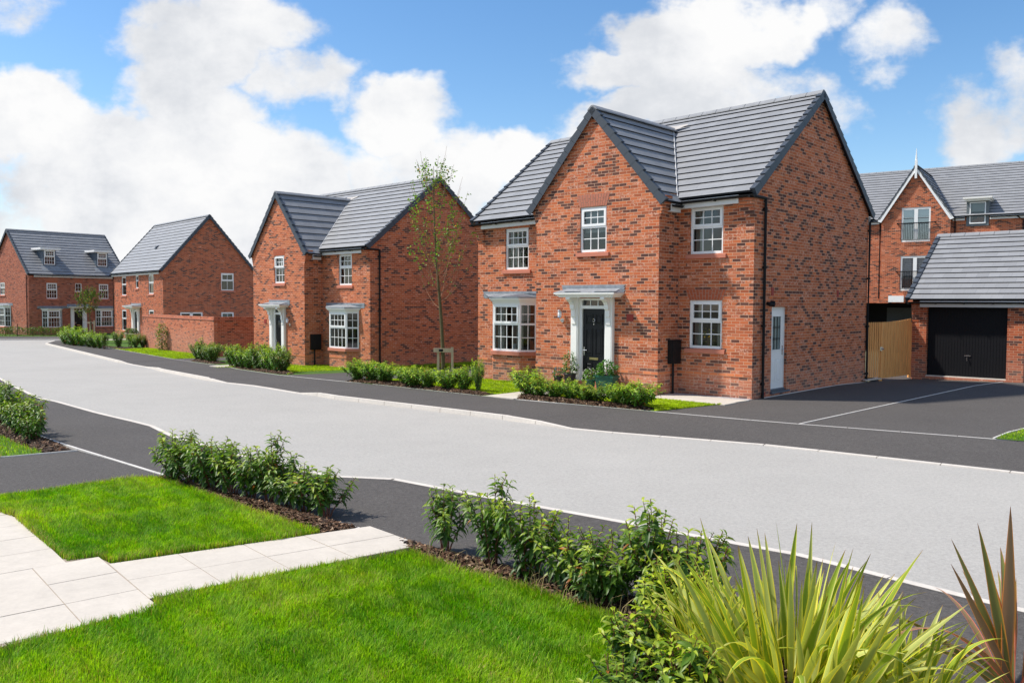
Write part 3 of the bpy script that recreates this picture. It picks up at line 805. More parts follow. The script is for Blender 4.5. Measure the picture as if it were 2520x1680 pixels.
# side door
MX = MR(0); sd = MB(MX); u0, u1, z0, z1 = .994, 1.888, .117, 2.218; w0 = .075
sd.box(u0, u0 + .06, w0, w0 + .07, z0, z1); sd.box(u1 - .06, u1, w0, w0 + .07, z0, z1); sd.box(u0 + .06, u1 - .06, w0, w0 + .07, z1 - .06, z1)
SD = sd.build('side_door_frame', M['white'], H1)
dl = MB(MX); a, b = u0 + .063, u1 - .063; y = w0 + .012
gz0, gz1 = 1.12, 2.0; ga, gb = a + .13, b - .13
dl.box(a, ga, y, y + .045, z0 + .05, z1 - .063); dl.box(gb, b, y, y + .045, z0 + .05, z1 - .063); dl.box(ga, gb, y, y + .045, z0 + .05, gz0); dl.box(ga, gb, y, y + .045, gz1, z1 - .063)
for (q0, q1, r0, r1) in ((ga, gb, gz0, gz0 + .025), (ga, gb, gz1 - .025, gz1), (ga, ga + .025, gz0 + .025, gz1 - .025), (gb - .025, gb, gz0 + .025, gz1 - .025)): dl.box(q0, q1, y - .012, y, r0, r1)
for (q0, q1) in ((a + .12, (a + b) / 2 - .04), ((a + b) / 2 + .04, b - .12)):
    for (p0, p1, r0, r1) in ((q0, q1, .33, .345), (q0, q1, .9, .915), (q0, q0 + .015, .345, .9), (q1 - .015, q1, .345, .9)): dl.box(p0, p1, y - .01, y, r0, r1)
    dl.hexa([(q0 + .05, y - .01, .39), (q1 - .05, y - .01, .39), (q1 - .02, y, .36), (q0 + .02, y, .36), (q0 + .05, y - .01, .86), (q1 - .05, y - .01, .86), (q1 - .02, y, .885), (q0 + .02, y, .885)])
DL = dl.build('side_door', M['white'], H1)
g = MB(MX); g.poly([(ga, y + .02, gz0), (gb, y + .02, gz0), (gb, y + .02, gz1), (ga, y + .02, gz1)]); g.build('door_glass', M['frosted'], DL)
g = MB(MX)
for q in (1, 2):
    xx = ga + (gb - ga) * q / 3; g.box(xx - .009, xx + .009, y + .005, y + .018, gz0, gz1)
for q in (1, 2):
    zz = gz0 + (gz1 - gz0) * q / 3
    for d in (-.016, .016): g.box(ga, gb, y + .004, y + .017, zz + d - .006, zz + d + .006)
g.build('glazing_bars', M['black'], DL)
g = MB(MX); hx = b - .045; g.box(hx - .015, hx + .015, y - .012, y, 1.0, 1.24); g.tube([(hx, y, 1.14), (hx, y - .05, 1.14), (hx - .12, y - .05, 1.14)], .010, 6); g.build('handle', M['chrome'], DL)
g = MB(MX); g.box(u0 - .04, u1 + .1, -.06, .12, z0 - .05, z0 + .0); g.box(u0 + .04, u1 - .04, .03, .09, z0, z0 + .05); g.build('door_sill', M['leaddark'], H1)
g = MB(MX)
for i in range(5): g.box(.8 + i * .225, .8 + i * .225 + .215, -.012, -.0005, 2.425, 2.49)
g.build('door_lintel', M['band'], H1)
for (yy, zz) in ((1.0, 2.6), (5.1, 2.58)):
    g = MB(MX); g.box(yy - .06, yy + .06, -.012, .005, zz - .1, zz + .1); g.build('wall_vent', M['redvent'], H1)
for (yy, zz) in ((3.9, -.02), (.6, .1)):
    g = MB(MX); g.box(yy - .11, yy + .11, -.006, .005, zz - .035, zz + .035); g.build('air_brick', M['redvent'], H1)
g = MB(MX); g.tube([(.72, 0, 2.3), (.72, -.05, 2.3)], .045, 10); g.tube([(.72, -.05, 2.3), (.72, -.09, 2.28), (.76, -.19, 2.26)], [.05, .055, .045], 10); g.tube([(.80, -.05, 2.34), (.83, -.16, 2.33)], .028, 8); g.build('security_light', M['black'], H1)

# ---- second house (same type, mirrored)
H2 = thing('detached_house', 'second brick house, with a white canted bay window beside its downpipe', 'house', (-5.494, 33.049, -.5), .792 - math.pi / 2, 'brick houses along the street')
P2 = dict(W=8.7, xi=3.283, xp=7.438, p=.87, D=6.954, zE=4.93, zA=7.90, zR=4.73, zP=7.36, brick='brick2', zb=.56, tile='tile', tilew='tile', coursew=.37, z0=.1,
          holesR=[(-2.13, -1.21, 3.46, 4.71), (-2.6, -.8, .85, 2.42)], holesL=[], holesP=[(-5.64, -4.82, 3.57, 4.72), (-5.7, -4.95, .2, 2.52)], holesS=[],
          door=(-5.62, -5.03, 2.24, .25), dflash=(-6.12, -4.39), cw=.86, meter=(-.62, -.17, .83, 1.44), lamp=(-4.40, 2.0), vent=(-6.42, 1.94), dpy=.42)
gable_front_house(H2, P2)
window(H2, MF(0), -2.13, -1.21, 3.46, 4.71, 3, curtain='slats')
f = window(H2, MF(-.87), -5.64, -4.82, 3.57, 4.72, 3, curtain='half', top_open=True)
lintel(f, MF(-.87), -5.64, -4.82, 4.72, 'fan', .28, 'archbrick')
bay(H2, 0, -2.29, -1.11, .35, .95, 2.39, .35, 4, 2, curtain='slats', flash=(-3.05, -.34), wallmat='brick2', zband=.56)

# ---- third house, plain gable
H3 = thing('detached_house', 'third brick house, broad plain gable with one upper window standing above the brick garden wall', 'house', (-24.047, 58.862, -.58), .716 - math.pi / 2, 'brick houses along the street')
W3, D3, zE3, zA3 = 11.145, 6.546, 4.98, 8.95; m3 = (zA3 - zE3) / (D3 / 2 + .2)
w = MB(MF(0)); lo = -.8
h3f = [(-9.15, -8.03, 3.29, 4.72), (-5.82, -5.17, 3.8, 4.75), (-2.98, -1.91, 3.37, 4.75), (-9.21, -8.08, .6, 2.2), (-3.04, -1.95, 1.35, 2.24), (-6.27, -5.25, .15, 2.35)]
wall(w, [(-W3, lo), (0, lo), (0, zE3 - .06), (-W3, zE3 - .06)], h3f)
w.M = MR(0); zg = zE3 + .2 * m3 - .06
h3s = [(4.10, 5.05, 3.65, 4.9), (1.15, 2.74, .1, 2.09), (4.08, 5.03, 1.05, 2.08)]
wall(w, [(0, lo), (D3, lo), (D3, zg), (D3 / 2, zA3 - .06), (0, zg)], h3s)
w.M = ML(-W3); wall(w, [(-D3, lo), (0, lo), (0, zg), (-D3 / 2, zA3 - .06), (-D3, zg)])
w.M = MBk(D3); wall(w, [(0, lo), (W3, lo), (W3, zE3 - .06), (0, zE3 - .06)])
w.M = None; corbel(w, -.36, -.003, -.003, zE3 - .06)
w.build('wall', M['brick3'], H3)
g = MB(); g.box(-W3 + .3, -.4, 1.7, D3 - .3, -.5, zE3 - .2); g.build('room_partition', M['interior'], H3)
simple_roof(H3, -W3, 0, D3, zE3, zA3, 'tile')
gutter(H3, -W3 - .1, .08, -.235, zE3 - .075, fx=(-W3 + .05, -.34))
for q in h3f[:3] + h3f[3:5]:
    window(H3, MF(0), *q, 1 if q[1] - q[0] < 2 else 2, rows=(1, 1), curtain='half' if q[2] > 3 else 'pair')
window(H3, MR(0), *h3s[0], 2, arch='fan', rows=(1, 1)); window(H3, MR(0), *h3s[2], 2, rows=(1, 1), sill=True, curtain='half')
fd = MB(MR(0)); a, b, c, d = h3s[1]
for q in (a, (a + b) / 2 - .1, b - .1): fd.box(q, q + (.1 if q != (a + b) / 2 - .1 else .2), .04, .11, c, d)
fd.box(a + .1, b - .1, .04, .11, d - .1, d); fd.box(a + .1, b - .1, .04, .11, c, c + .2)
F3 = fd.build('french_door', M['white'], H3); g = MB(MR(0)); g.poly([(a, .08, c), (b, .08, c), (b, .08, d), (a, .08, d)]); g.build('pane', M['glass'], F3, uv=False)
lb = MB(MR(0)); lb.box(a - .1, b + .1, -.01, -.0005, d + .06, d + .13); lb.build('door_lintel', M['band'], H3)
doorset(H3, 0, -6.2, -5.33, 2.07, .2, pw=.3, canopy=.62, cw=1.15)
for q in ((-W3, -6.9), (-4.6, .014)):
    bd = MB(); bd.box(q[0], q[1], -.014, -.0005, .56, .626); bd.build('plinth_course', M['band'], H3)
downpipe(H3, -W3 + .12, -.06, -.1, zE3 - .1, (0, 1, 0))

vb = MB(); yv = 1.35; zv = zE3 + (yv + .2) * m3; vb.hexa([(-5.3, yv - .12, zv - .02), (-5.05, yv - .12, zv - .02), (-5.05, yv + .12, zv + .2), (-5.3, yv + .12, zv + .2), (-5.28, yv - .10, zv + .12), (-5.07, yv - .10, zv + .12), (-5.07, yv + .1, zv + .26), (-5.28, yv + .1, zv + .26)]); vb.build('roof_vent', M['leaddark'], H3)

# ---- fourth house with dormers ; x along its front
H4 = thing('detached_house', 'far left brick house with two blue-grey dormers in its roof and a pair of bays', 'house', (-39.415, 69.655, -.55), .89, 'brick houses along the street')
W4, D4, zE4, zA4 = 8.03, 7.87, 5.0, 8.78; m4 = (zA4 - zE4) / (D4 / 2 + .2); lo = -.6
h4f = [(1.39, 2.25, 3.0, 4.3), (3.71, 4.25, 3.58, 4.31), (5.70, 6.54, 3.0, 4.28), (.98, 2.61, .55, 2.1), (5.36, 6.98, .55, 2.1), (3.5, 4.37, .15, 2.17)]
w = MB(MF(0)); wall(w, [(0, lo), (W4, lo), (W4, zE4 - .06), (0, zE4 - .06)], h4f)
zg = zE4 + .2 * m4 - .06; w.M = ML(0)
h4s = [(-5.85, -4.8, 3.3, 4.36), (-5.6, -3.6, .6, 2.3)]
wall(w, [(-D4, lo), (0, lo), (0, zg), (-D4 / 2, zA4 - .06), (-D4, zg)], h4s)
w.M = MR(W4); wall(w, [(0, lo), (D4, lo), (D4, zg), (D4 / 2, zA4 - .06), (0, zg)])
w.M = MBk(D4); wall(w, [(-W4, lo), (0, lo), (0, zE4 - .06), (-W4, zE4 - .06)])
w.M = None; corbel(w, .003, .36, -.003, zE4 - .06); corbel(w, W4 - .36, W4 - .003, -.003, zE4 - .06)
w.build('wall', M['brick4'], H4)
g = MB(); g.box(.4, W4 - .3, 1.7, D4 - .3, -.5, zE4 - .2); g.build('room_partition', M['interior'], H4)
simple_roof(H4, 0, W4, D4, zE4, zA4, 'tile', .36)
gutter(H4, -.08, W4 + .1, -.235, zE4 - .075, fx=(.36, W4))
window(H4, MF(0), *h4f[0], 4, arch='fan', curtain='half'); window(H4, MF(0), *h4f[1], 2, split=0, arch='fan'); window(H4, MF(0), *h4f[2], 4, arch='fan')
window(H4, ML(0), *h4s[0], 2, curtain='half')
for xa, xb, f0, f1 in ((1.3, 2.29, .62, 3.2), (5.68, 6.66, 4.75, 7.4)):
    bay(H4, 0, xa, xb, .35, .62, 2.02, .3, 4, 2, flash=(f0, f1), wallmat='brick4', zband=.3, curtain='pair')
bay(H4, 0, -5.2, -4.0, .35, .65, 2.25, .32, 4, 2, flash=(-5.9, -3.2), wallmat='brick4', zband=.3, Mw=ML(0))
doorset(H4, 0, 3.59, 4.28, 1.92, .2, pw=.24, canopy=.4, cw=.95)
downpipe(H4, -.06, .25, -.1, zE4 - .1, (1, 0, 0), top=[(-.06, -.2, zE4 - .09)])
for xa, xb in ((1.48, 2.34), (5.88, 6.72)):
    c = MB(); za, zb = 5.82, 7.02; yf = .55
    yb = lambda z: (z - zE4) / m4 - .2
    a, b = xa - .08, xb + .08
    c.prism([(yf, za - .08), (yb(zb + .05) + .1, zb + .05), (yf, zb + .05)], a, xa, 'x'); c.prism([(yf, za - .08), (yb(zb + .05) + .1, zb + .05), (yf, zb + .05)], xb, b, 'x')
    c.box(xa, xb, yf + .02, yf + .1, za - .12, za); c.box(xa, xb, yf + .02, yf + .1, zb, zb + .05)
    D_ = c.build('dormer', M['slate_blue'], H4)
    f = MB(); f.box(a - .3, b + .3, yf - .25, yb(zb + .2), zb + .05, zb + .21); f.box(a - .24, b + .24, yf - .19, yb(zb + .05), zb + .0, zb + .05); f.build('dormer_roof', M['white'], D_)
    f = MB(); yy = yf - .42; zz = zE4 + (yy + .2) * m4
    f.hexa([(a - .3, yy, zz + .045), (b + .3, yy, zz + .045), (b + .18, yf + .02, za - .1), (a - .18, yf + .02, za - .1), (a - .3, yy, zz + .055), (b + .3, yy, zz + .055), (b + .18, yf + .02, za - .08), (a - .18, yf + .02, za - .08)])
    f.build('dormer_apron', M['lead'], D_)
    window(H4, MF(yf), xa, xb, za, zb, 4 if xa < 3 else 4, sill=False, curtain='half', name='dormer_window', top_open=xa < 3, dy=.0)

# ---- apartment block far right
AP = thing('apartment_building', 'three storey brick apartment building with a white bargeboard gable and finial behind the garage', 'building', (22.462, 52.056, -.45), .964 - math.pi / 2)
z0 = .45
w = MB(MF(0)); lo = -.6
zEa, zAa = 7.35 + z0, 10.9 + z0; Da = 9.9; ma = (zAa - zEa) / (Da / 2 + .2)
gx0, gx1, gz, ga_ = 0.0, 3.734, 7.35 + z0, 10.42 + z0; gc = (gx0 + gx1) / 2; hwg = (gx1 - gx0) / 2 + .12; mg = (ga_ - gz) / hwg
ha = [(1.105, 2.68, 5.97 + z0, 8.0 + z0), (1.105, 2.68, 3.086 + z0, 5.143 + z0), (-2.4, 2.35, -.55, 2.34 + z0), (-2.6, -1.1, 3.086 + z0, 5.143 + z0), (7.1, 8.6, 3.086 + z0, 5.143 + z0)]
XL, XR = -9., 17.
YW = -.27
wall(w, [(XL, lo), (gx0, lo), (gx0, zEa - .06), (XL, zEa - .06)], [(-2.4, 0., -.55, 2.34 + z0, 'R'), ha[3]], reveal=.12)
wall(w, [(gx1, lo), (XR, lo), (XR, zEa - .06), (gx1, zEa - .06)], [ha[4]], reveal=.12)
w.M = MF(YW); wall(w, [(gx0, lo), (gx1, lo), (gx1, gz - .05), (gc, ga_ - .1), (gx0, gz - .05)], [ha[0], ha[1], (0., 2.35, -.55, 2.34 + z0, 'L')], reveal=.12)
w.M = ML(gx0); wall(w, [(0, 2.79), (-YW, 2.79), (-YW, gz + .1), (0, gz + .1)])
w.M = MR(gx1); wall(w, [(YW, lo), (0, lo), (0, gz + .1), (YW, gz + .1)])
w.M = MR(XR); wall(w, [(0, lo), (Da, lo), (Da, zEa), (Da / 2, zAa - .06), (0, zEa)])
w.M = ML(XL); wall(w, [(-Da, lo), (0, lo), (0, zEa), (-Da / 2, zAa - .06), (-Da, zEa)])
w.M = MBk(Da); wall(w, [(-XR, lo), (-XL, lo), (-XL, zEa - .06), (-XR, zEa - .06)])
w.M = None
w.build('wall', M['brick_far'], AP)
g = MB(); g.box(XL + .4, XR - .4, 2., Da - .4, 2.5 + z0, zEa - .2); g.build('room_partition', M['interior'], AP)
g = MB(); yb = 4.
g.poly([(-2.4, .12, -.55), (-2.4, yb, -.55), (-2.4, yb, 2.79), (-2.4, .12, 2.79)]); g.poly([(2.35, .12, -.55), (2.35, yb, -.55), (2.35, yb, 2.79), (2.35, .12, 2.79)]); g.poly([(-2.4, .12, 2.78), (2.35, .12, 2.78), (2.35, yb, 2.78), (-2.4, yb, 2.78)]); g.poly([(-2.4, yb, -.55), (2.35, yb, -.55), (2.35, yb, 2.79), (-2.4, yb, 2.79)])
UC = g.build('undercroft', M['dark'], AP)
g = MB(); g.box(-.4, 1.5, yb - .1, yb - .02, -.5, 2.5); g.box(-.3, .5, yb - .14, yb - .1, -.5, 2.3); g.build('undercroft_door', M['grey_clad'], UC)
simple_roof(AP, XL, XR, Da, zEa, zAa, 'tile', .33)
t2, l2, v2, r2 = MB(), MB(), MB(), MB()
Lg = math.hypot(hwg, ga_ - gz); sx, sz2 = hwg / Lg, (ga_ - gz) / Lg
yend = lambda z: (z - zEa) / ma - .2
yf = -.1 + YW
ln = lambda s, hh: max(.3, yend(gz + (s + hh) * sz2) + .3 - yf)
full = ln(Lg, 0)
h2, k2 = slope(t2, l2, X(gc + hwg, yf, gz), X(0, 1, 0), X(-sx, 0, sz2), X(sz2, 0, sx), .5, Lg, .33, None, ln)
slope(t2, l2, X(gc - hwg, yf + full, gz), X(0, -1, 0), X(sx, 0, sz2), X(-sz2, 0, sx), full, Lg, .33, lambda s, hh: full - ln(s, hh), None)
for sg in (1, -1):
    verge(v2, X(gc + sg * hwg, yf - .03, gz), X(0, -1, 0), X(-sg * sx, 0, sz2), X(sg * sz2, 0, sx), Lg, h2, k2, .12, .06)
ridge(r2, X(gc, yf - .1, ga_ + .04), X(gc, yend(ga_), ga_ + .04))
wr = t2.build('gable_roof', M['tile'], AP); l2.build('tile_edges', M['lip'], wr); v2.build('verge', M['verge'], wr); r2.build('ridge_tiles', M['tile'], wr)
bb = MB()
for sg in (1, -1):
    A_ = (gc + sg * (hwg + .08), gz - .10); B_ = (gc, ga_ - .05)
    bb.prism([A_, (A_[0] - sg * .2, A_[1] - .08), (B_[0], B_[1] - .24), B_], yf - .09, yf - .05)
bb.build('bargeboard', M['white'], AP)
fn = MB(); fn.hexa([(gc - .06, yf - .16, ga_ - .75), (gc + .06, yf - .16, ga_ - .75), (gc + .06, yf - .04, ga_ - .75), (gc - .06, yf - .04, ga_ - .75), (gc - .07, yf - .17, ga_ + .3), (gc + .07, yf - .17, ga_ + .3), (gc + .07, yf - .03, ga_ + .3), (gc - .07, yf - .03, ga_ + .3)])
fn.tube([(gc, yf - .1, ga_ + .3), (gc, yf - .1, ga_ + .55), (gc, yf - .1, ga_ + 1.0)], [.06, .04, .01], 8); fn.build('finial', M['white'], AP)
def juliet(q, zr):
    a, b, c, d = q; f = MB(MF(YW)); t = .09
    for xx in (a, b - t): f.box(xx, xx + t, .03, .1, c, d)
    f.box((a + b) / 2 - .1, (a + b) / 2 + .1, .03, .1, c, d)
    for s0, s1 in ((a + t, (a + b) / 2 - .1), ((a + b) / 2 + .1, b - t)):
        f.box(s0, s1, .03, .1, d - .12, d); f.box(s0, s1, .03, .1, c, c + .15)
    F = f.build('french_window', M['white'], AP)
    g = MB(MF(YW)); g.poly([(a, .07, c), (b, .07, c), (b, .07, d), (a, .07, d)]); g.build('pane', M['glass_sky'], F, uv=False)
    g = MB(MF(YW)); g.poly([(a, .3, c), (a + (b - a) * .34, .3, c), (a + (b - a) * .34, .3, d), (a, .3, d)]); g.poly([(a + (b - a) * .6, .32, c + .5), (b, .32, c + .5), (b, .32, d), (a + (b - a) * .6, .32, d)]); g.build('curtain', M['blind'], F)  # pale panels added behind the glass to lighten it in place of reflected sky
    r = MB(MF(YW)); r.box(a - .22, b + .28, -.14, -.10, zr, zr + .05); r.box(a - .02, b + .02, -.13, -.11, c + .1, c + .13)
    n = 17
    for i in range(n + 1):
        xx = a + (b - a) * i / n; r.box(xx - .008, xx + .008, -.128, -.112, c + .13, zr)
    for xx in (a - .2, b + .26): r.box(xx - .03, xx + .03, -.14, -.0, zr - .01, zr + .06)
    r.build('balcony_rail', M['black'], F)
    return F
juliet(ha[0], 7.05 + z0); juliet(ha[1], 4.2 + z0)
for q in (ha[3], ha[4]): window(AP, MF(0), *q, 2, split=0, sill=False, rows=(1, 1))
for xd in (5.09, 10.3, -2.9):
    c = MB(); a, b, za, zb = xd - .41, xd + .41, 6.9 + z0, 8.13 + z0
    for p_, q_ in ((a - .16, a), (b, b + .16)): c.prism([(-.06, za - .13), (.3, za - .13), (yend(zb + .05) + .2, zb + .05), (-.06, zb + .05)], p_, q_, 'x')
    c.box(a, b, -.06, .1, za - .13, za); c.box(a, b, -.06, .1, zb, zb + .05)
    D_ = c.build('dormer', M['grey_clad'], AP)
    window(AP, MF(-.06), a, b, za, zb, 1, split=0, sill=False, rows=(1, 1), dy=-.03, name='dormer_window', curtain='half')
    f = MB(); 
    for (o, q0, q1) in ((.2, .05, .12), (.27, .12, .18), (.33, .18, .27)): f.box(a - o, b + o, -.06 - o, yend(zb + q1), zb + q0, zb + q1)
    f.build('dormer_canopy', M['cream'], D_)
gutter(AP, gx1 + .1, 4.45, -.235, zEa - .075, fx=(gx1 + .1, 4.45)); gutter(AP, 5.72, XR, -.235, zEa - .075, fx=(5.72, XR)); gutter(AP, XL, -.15, -.235, zEa - .075, fx=(XL, -.15))
for xx in (-.12, 3.95, 7.35):
    downpipe(AP, xx, -.06, 2.6 + z0 if xx > -1 else 0, zEa - .35, (0, 1, 0), top=[(xx - .3 if xx > 4 else xx, -.24, zEa - .12)])
g = MB(MF(YW)); g.box(.5, 1.35, -.16, .0, 2.4 + z0, 2.78 + z0); g.build('porch_light', M['white'], AP)

# ---- garage
GA = thing('brick_garage', 'single brick garage with black up-and-over door and grey tiled roof beside the fence', 'garage', (13.026, 27.779, 0), .834 - math.pi / 2)
Wg, Dg = 3.2, 6.05; zEg, zAg = 2.44, 4.68
w = MB(MF(0)); wall(w, [(0, -.4), (Wg, -.4), (Wg, zEg - .06), (0, zEg - .06)], [(.435, 2.742, -.02, 2.231)], reveal=.22)
mgg = (zAg - zEg) / (Dg / 2 + .2); zg = zEg + .2 * mgg - .06
w.M = ML(0); wall(w, [(-Dg, -.4), (0, -.4), (0, zg), (-Dg / 2, zAg - .06), (-Dg, zg)])
w.M = MR(Wg); wall(w, [(0, -.4), (Dg, -.4), (Dg, zg), (Dg / 2, zAg - .06), (0, zg)])
w.M = MBk(Dg); wall(w, [(-Wg, -.4), (0, -.4), (0, zEg), (-Wg, zEg)])
w.M = None; corbel(w, .003, .26, -.003, zEg - .1, 8, .018)
w.build('wall', M['brick3'], GA)
simple_roof(GA, 0, Wg + .1, Dg, zEg, zAg, 'tile', .31, vo=.10)
gutter(GA, -.15, Wg + .1, -.235, zEg - .07, fx=(.27, Wg + .1))
d = MB(MF(.14)); n = 26; a, b = .455, 2.722
d.box(a, b, .03, .05, .0, 2.22)
for i in range(n):
    xa = a + .03 + (b - a - .06) * i / n; xb = a + .03 + (b - a - .06) * (i + .86) / n
    d.box(xa, xb, .024, .03, .05, 2.16)
for q in ((a, a + .03, 0, 2.22), (b - .03, b, 0, 2.22)): d.box(q[0], q[1], .0, .03, q[2], q[3])
d.box(a + .03, b - .03, 0, .03, 2.16, 2.22); d.box(a + .03, b - .03, 0, .03, 0, .05)
GD = d.build('garage_door', M['garblack'], GA)
h = MB(MF(.14)); xh = 1.62; h.box(xh - .09, xh + .09, .0, .012, .66, .70); h.tube([(xh, .012, .60), (xh, -.03, .60)], .016, 8); h.box(xh - .012, xh + .012, -.045, -.03, .52, .63); h.build('handle', M['chrome'], GD)
t = MB(); t.box(.40, 2.78, .02, .2, -.06, .015); t.build('door_threshold', M['kerb'], GA)

# ------------------------------------------------------------------ ground
def sheet(name, poly, dz, mat, kind='structure', parent=None, label=None):
    bm = bmesh.new()
    pz = [(p[0], p[1], p[2] if len(p) > 2 else dz) for p in poly]
    f = bm.faces.new([bm.verts.new(p) for p in pz])
    bmesh.ops.triangulate(bm, faces=[f])
    for y in (24, 33, 60):
        bmesh.ops.bisect_plane(bm, geom=bm.verts[:] + bm.edges[:] + bm.faces[:], plane_co=(0, y, 0), plane_no=(0, 1, 0))
    for v in bm.verts: v.co.z += GZ(v.co.y)
    bmesh.ops.recalc_face_normals(bm, faces=bm.faces)
    me = bpy.data.meshes.new(name); bm.to_mesh(me); bm.free()
    if me.polygons and me.polygons[0].normal.z < 0: me.flip_normals()
    me.materials.append(mat); o = bpy.data.objects.new(name, me); link(o, parent)
    tag(o, label=label, kind=kind)
    return o

def resample(pl, n):
    pl = [Vector(p) for p in pl]; d = [0]
    for a, b in zip(pl, pl[1:]): d.append(d[-1] + (b.to_2d() - a.to_2d()).length)
    out = []
    for i in range(n):
        t = d[-1] * i / (n - 1); k = 0
        while k < len(d) - 2 and d[k + 1] < t: k += 1
        u = (t - d[k]) / max(1e-9, d[k + 1] - d[k]); out.append(pl[k].lerp(pl[k + 1], u))
    return out

def ribbon(name, A, B, mat, kind='structure'):
    mb = MB(); n = len(A)
    i = mb.add([(p.x, p.y, p.z + GZ(p.y)) for p in A] + [(p.x, p.y, p.z + GZ(p.y)) for p in B])
    for k in range(n - 1): mb.f.append([i + k, i + k + 1, i + n + k + 1, i + n + k])
    o = mb.build(name, mat); 
    if o.data.polygons[0].normal.z < 0: o.data.flip_normals()
    return tag(o, kind=kind)

def kerbline(name, pl, side, wd, zb, mat, lip=.0, seg=.9):
    """kerb of width wd along pl (x,y,ztop) ; side=+1 puts it left of the line direction. Made of separate lengths with joints."""
    mb = MB(); tot = sum((Vector(b).to_2d() - Vector(a).to_2d()).length for a, b in zip(pl, pl[1:]))
    n = max(2, int(tot / seg) + 1); P_ = resample(pl, n)
    for k in range(n - 1):
        a, b = P_[k], P_[k + 1]; d = (b - a).to_2d(); d.normalize(); nn = Vector((-d.y, d.x)) * side * wd
        g = d * .006
        a2, b2 = a.to_2d() + g, b.to_2d() - g
        za, zb_ = a.z + GZ(a.y), b.z + GZ(b.y); ga, gb = zb + GZ(a.y), zb + GZ(b.y)
        q = [(a2.x, a2.y), (b2.x, b2.y), (b2.x + nn.x, b2.y + nn.y), (a2.x + nn.x, a2.y + nn.y)]
        ch = .018
        nb = nn.normalized() * ch
        mb.hexa([(q[0][0], q[0][1], ga), (q[1][0], q[1][1], gb), (q[2][0], q[2][1], gb), (q[3][0], q[3][1], ga),
                 (q[0][0] + nb.x, q[0][1] + nb.y, za), (q[1][0] + nb.x, q[1][1] + nb.y, zb_), (q[2][0], q[2][1], zb_), (q[3][0], q[3][1], za)])
    return tag(mb.build(name, mat), kind='structure')

RZ = -.09
sheet('ground', [(-900, -60), (900, -60), (900, 1500), (-900, 1500)], -.16, M['earth'])
DR = -.075
FK = [(-39.5, 61.9, 0), (-30.94, 56.47, 0), (-22.69, 45.09, 0), (-17.6, 38.05, 0), (-16.8, 37.11, DR), (-15.1, 35.1, DR), (-14.3, 34.0, 0), (-9.6, 26.75, 0), (-8.83, 25.69, DR), (-5.56, 22.07, DR), (-4.9, 21.5, 0), (-4.38, 20.87, 0), (-1.5, 18.46, 0), (0.24, 16.97, 0), (0.95, 16.15, DR), (1.69, 15.65, DR), (4.37, 14.21, DR), (7.23, 11.94, DR), (14, 6.6, DR), (22, .2, DR)]
FK[0] = (-32.6, 60.6, 0)
NK = [(-40, 52), (-28, 42.5), (-16.71, 27.78), (-14.13, 24.07), (-11.46, 20.71), (-10.83, 20.2), (-8.6, 17.89), (-6.87, 16.27), (-5.75, 14.72), (-2.6, 11.62), (-1.97, 11.46), (-1.58, 11.43), (-0.7, 10.72), (0.1, 10.08), (1.18, 9.27), (2.2, 8.44), (2.85, 7.97), (3.17, 7.55), (3.91, 6.7), (6.5, 4.0), (12, -2)]
road = [(p[0], p[1]) for p in FK] + [(30, -6)] + [(p[0], p[1]) for p in NK[::-1]] + [(-75, 56), (-75, 60), (-45, 61.7), (-37.79, 62.92), (-33.26, 63.71), (-22, 66), (-10, 70), (-8, 66.5), (-27, 61.5)]
# road widened a little so that it passes under both kerbs
sheet('road', road, RZ, M['road'])
sheet('road_verge_strip', [(-80, 53), (-8, 53.5), (-8, 72), (-80, 63)], RZ - .012, M['road'])
BK = [(-32.3, 61.0), (-23.68, 49.94), (-15.61, 39.19), (-14.09, 37.33), (-11.64, 34.5), (-7.75, 28.33), (-4.62, 24.4), (-0.59, 20.71), (0.07, 20.18), (3.02, 17.97), (5.05, 16.45), (8.26, 14.47), (14, 10.4), (24, 3.2)]
n = 140
fk = []
for k in range(1, len(FK)):
    a, b = Vector(FK[k - 1]), Vector(FK[k])
    m_ = max(1, int((b - a).length / .8))
    fk += [a.lerp(b, i / m_) for i in range(m_)]
fk.append(Vector(FK[-1]))
bk2 = resample([(x, y, .004) for x, y in BK], 600)
def nearest(p, cand): return min(cand, key=lambda q: (q.x - p.x) ** 2 + (q.y - p.y) ** 2)
bb = []
last = 0
for p in fk:
    j = min(range(last, len(bk2)), key=lambda q: (bk2[q].x - p.x) ** 2 + (bk2[q].y - p.y) ** 2); last = j; bb.append(bk2[j])
ribbon('footpath', [Vector((p.x + .06, p.y + .08, p.z - .004)) for p in fk], bb, M['foot'])
kerbline('kerb', [tuple(p) for p in FK], 1 if False else 1, .125, RZ - .05, M['kerb'])
# near pavement
NB = [(-24, 31.5), (-12.6, 19.2), (-7.43, 14.02), (-4.65, 11.45), (-2.45, 9.62), (-1.83, 9.03), (-1.51, 8.74), (-1.17, 8.47), (-0.8, 8.13), (.35, 7.25), (1.3, 6.5), (1.9, 5.95), (2.5, 5.3), (4.6, 3.0), (9, -2.5)]
nk = []
NKz = [(x, y, -.062) for x, y in NK]
for k in range(1, len(NKz)):
    a, b = Vector(NKz[k - 1]), Vector(NKz[k]); m_ = max(1, int((b - a).length / .8)); nk += [a.lerp(b, i / m_) for i in range(m_)]
nk.append(Vector(NKz[-1]))
nb2 = resample([(x, y, -.045) for x, y in NB], 600); nb = []; last = 0
for p in nk:
    j = min(range(last, len(nb2)), key=lambda q: (nb2[q].x - p.x) ** 2 + (nb2[q].y - p.y) ** 2); last = j; nb.append(nb2[j])
ribbon('footpath', [Vector((p.x - .05, p.y - .06, p.z - .003)) for p in nk], nb, M['foot'])
kerbline('kerb', NKz, -1, .11, RZ - .05, M['kerb'])
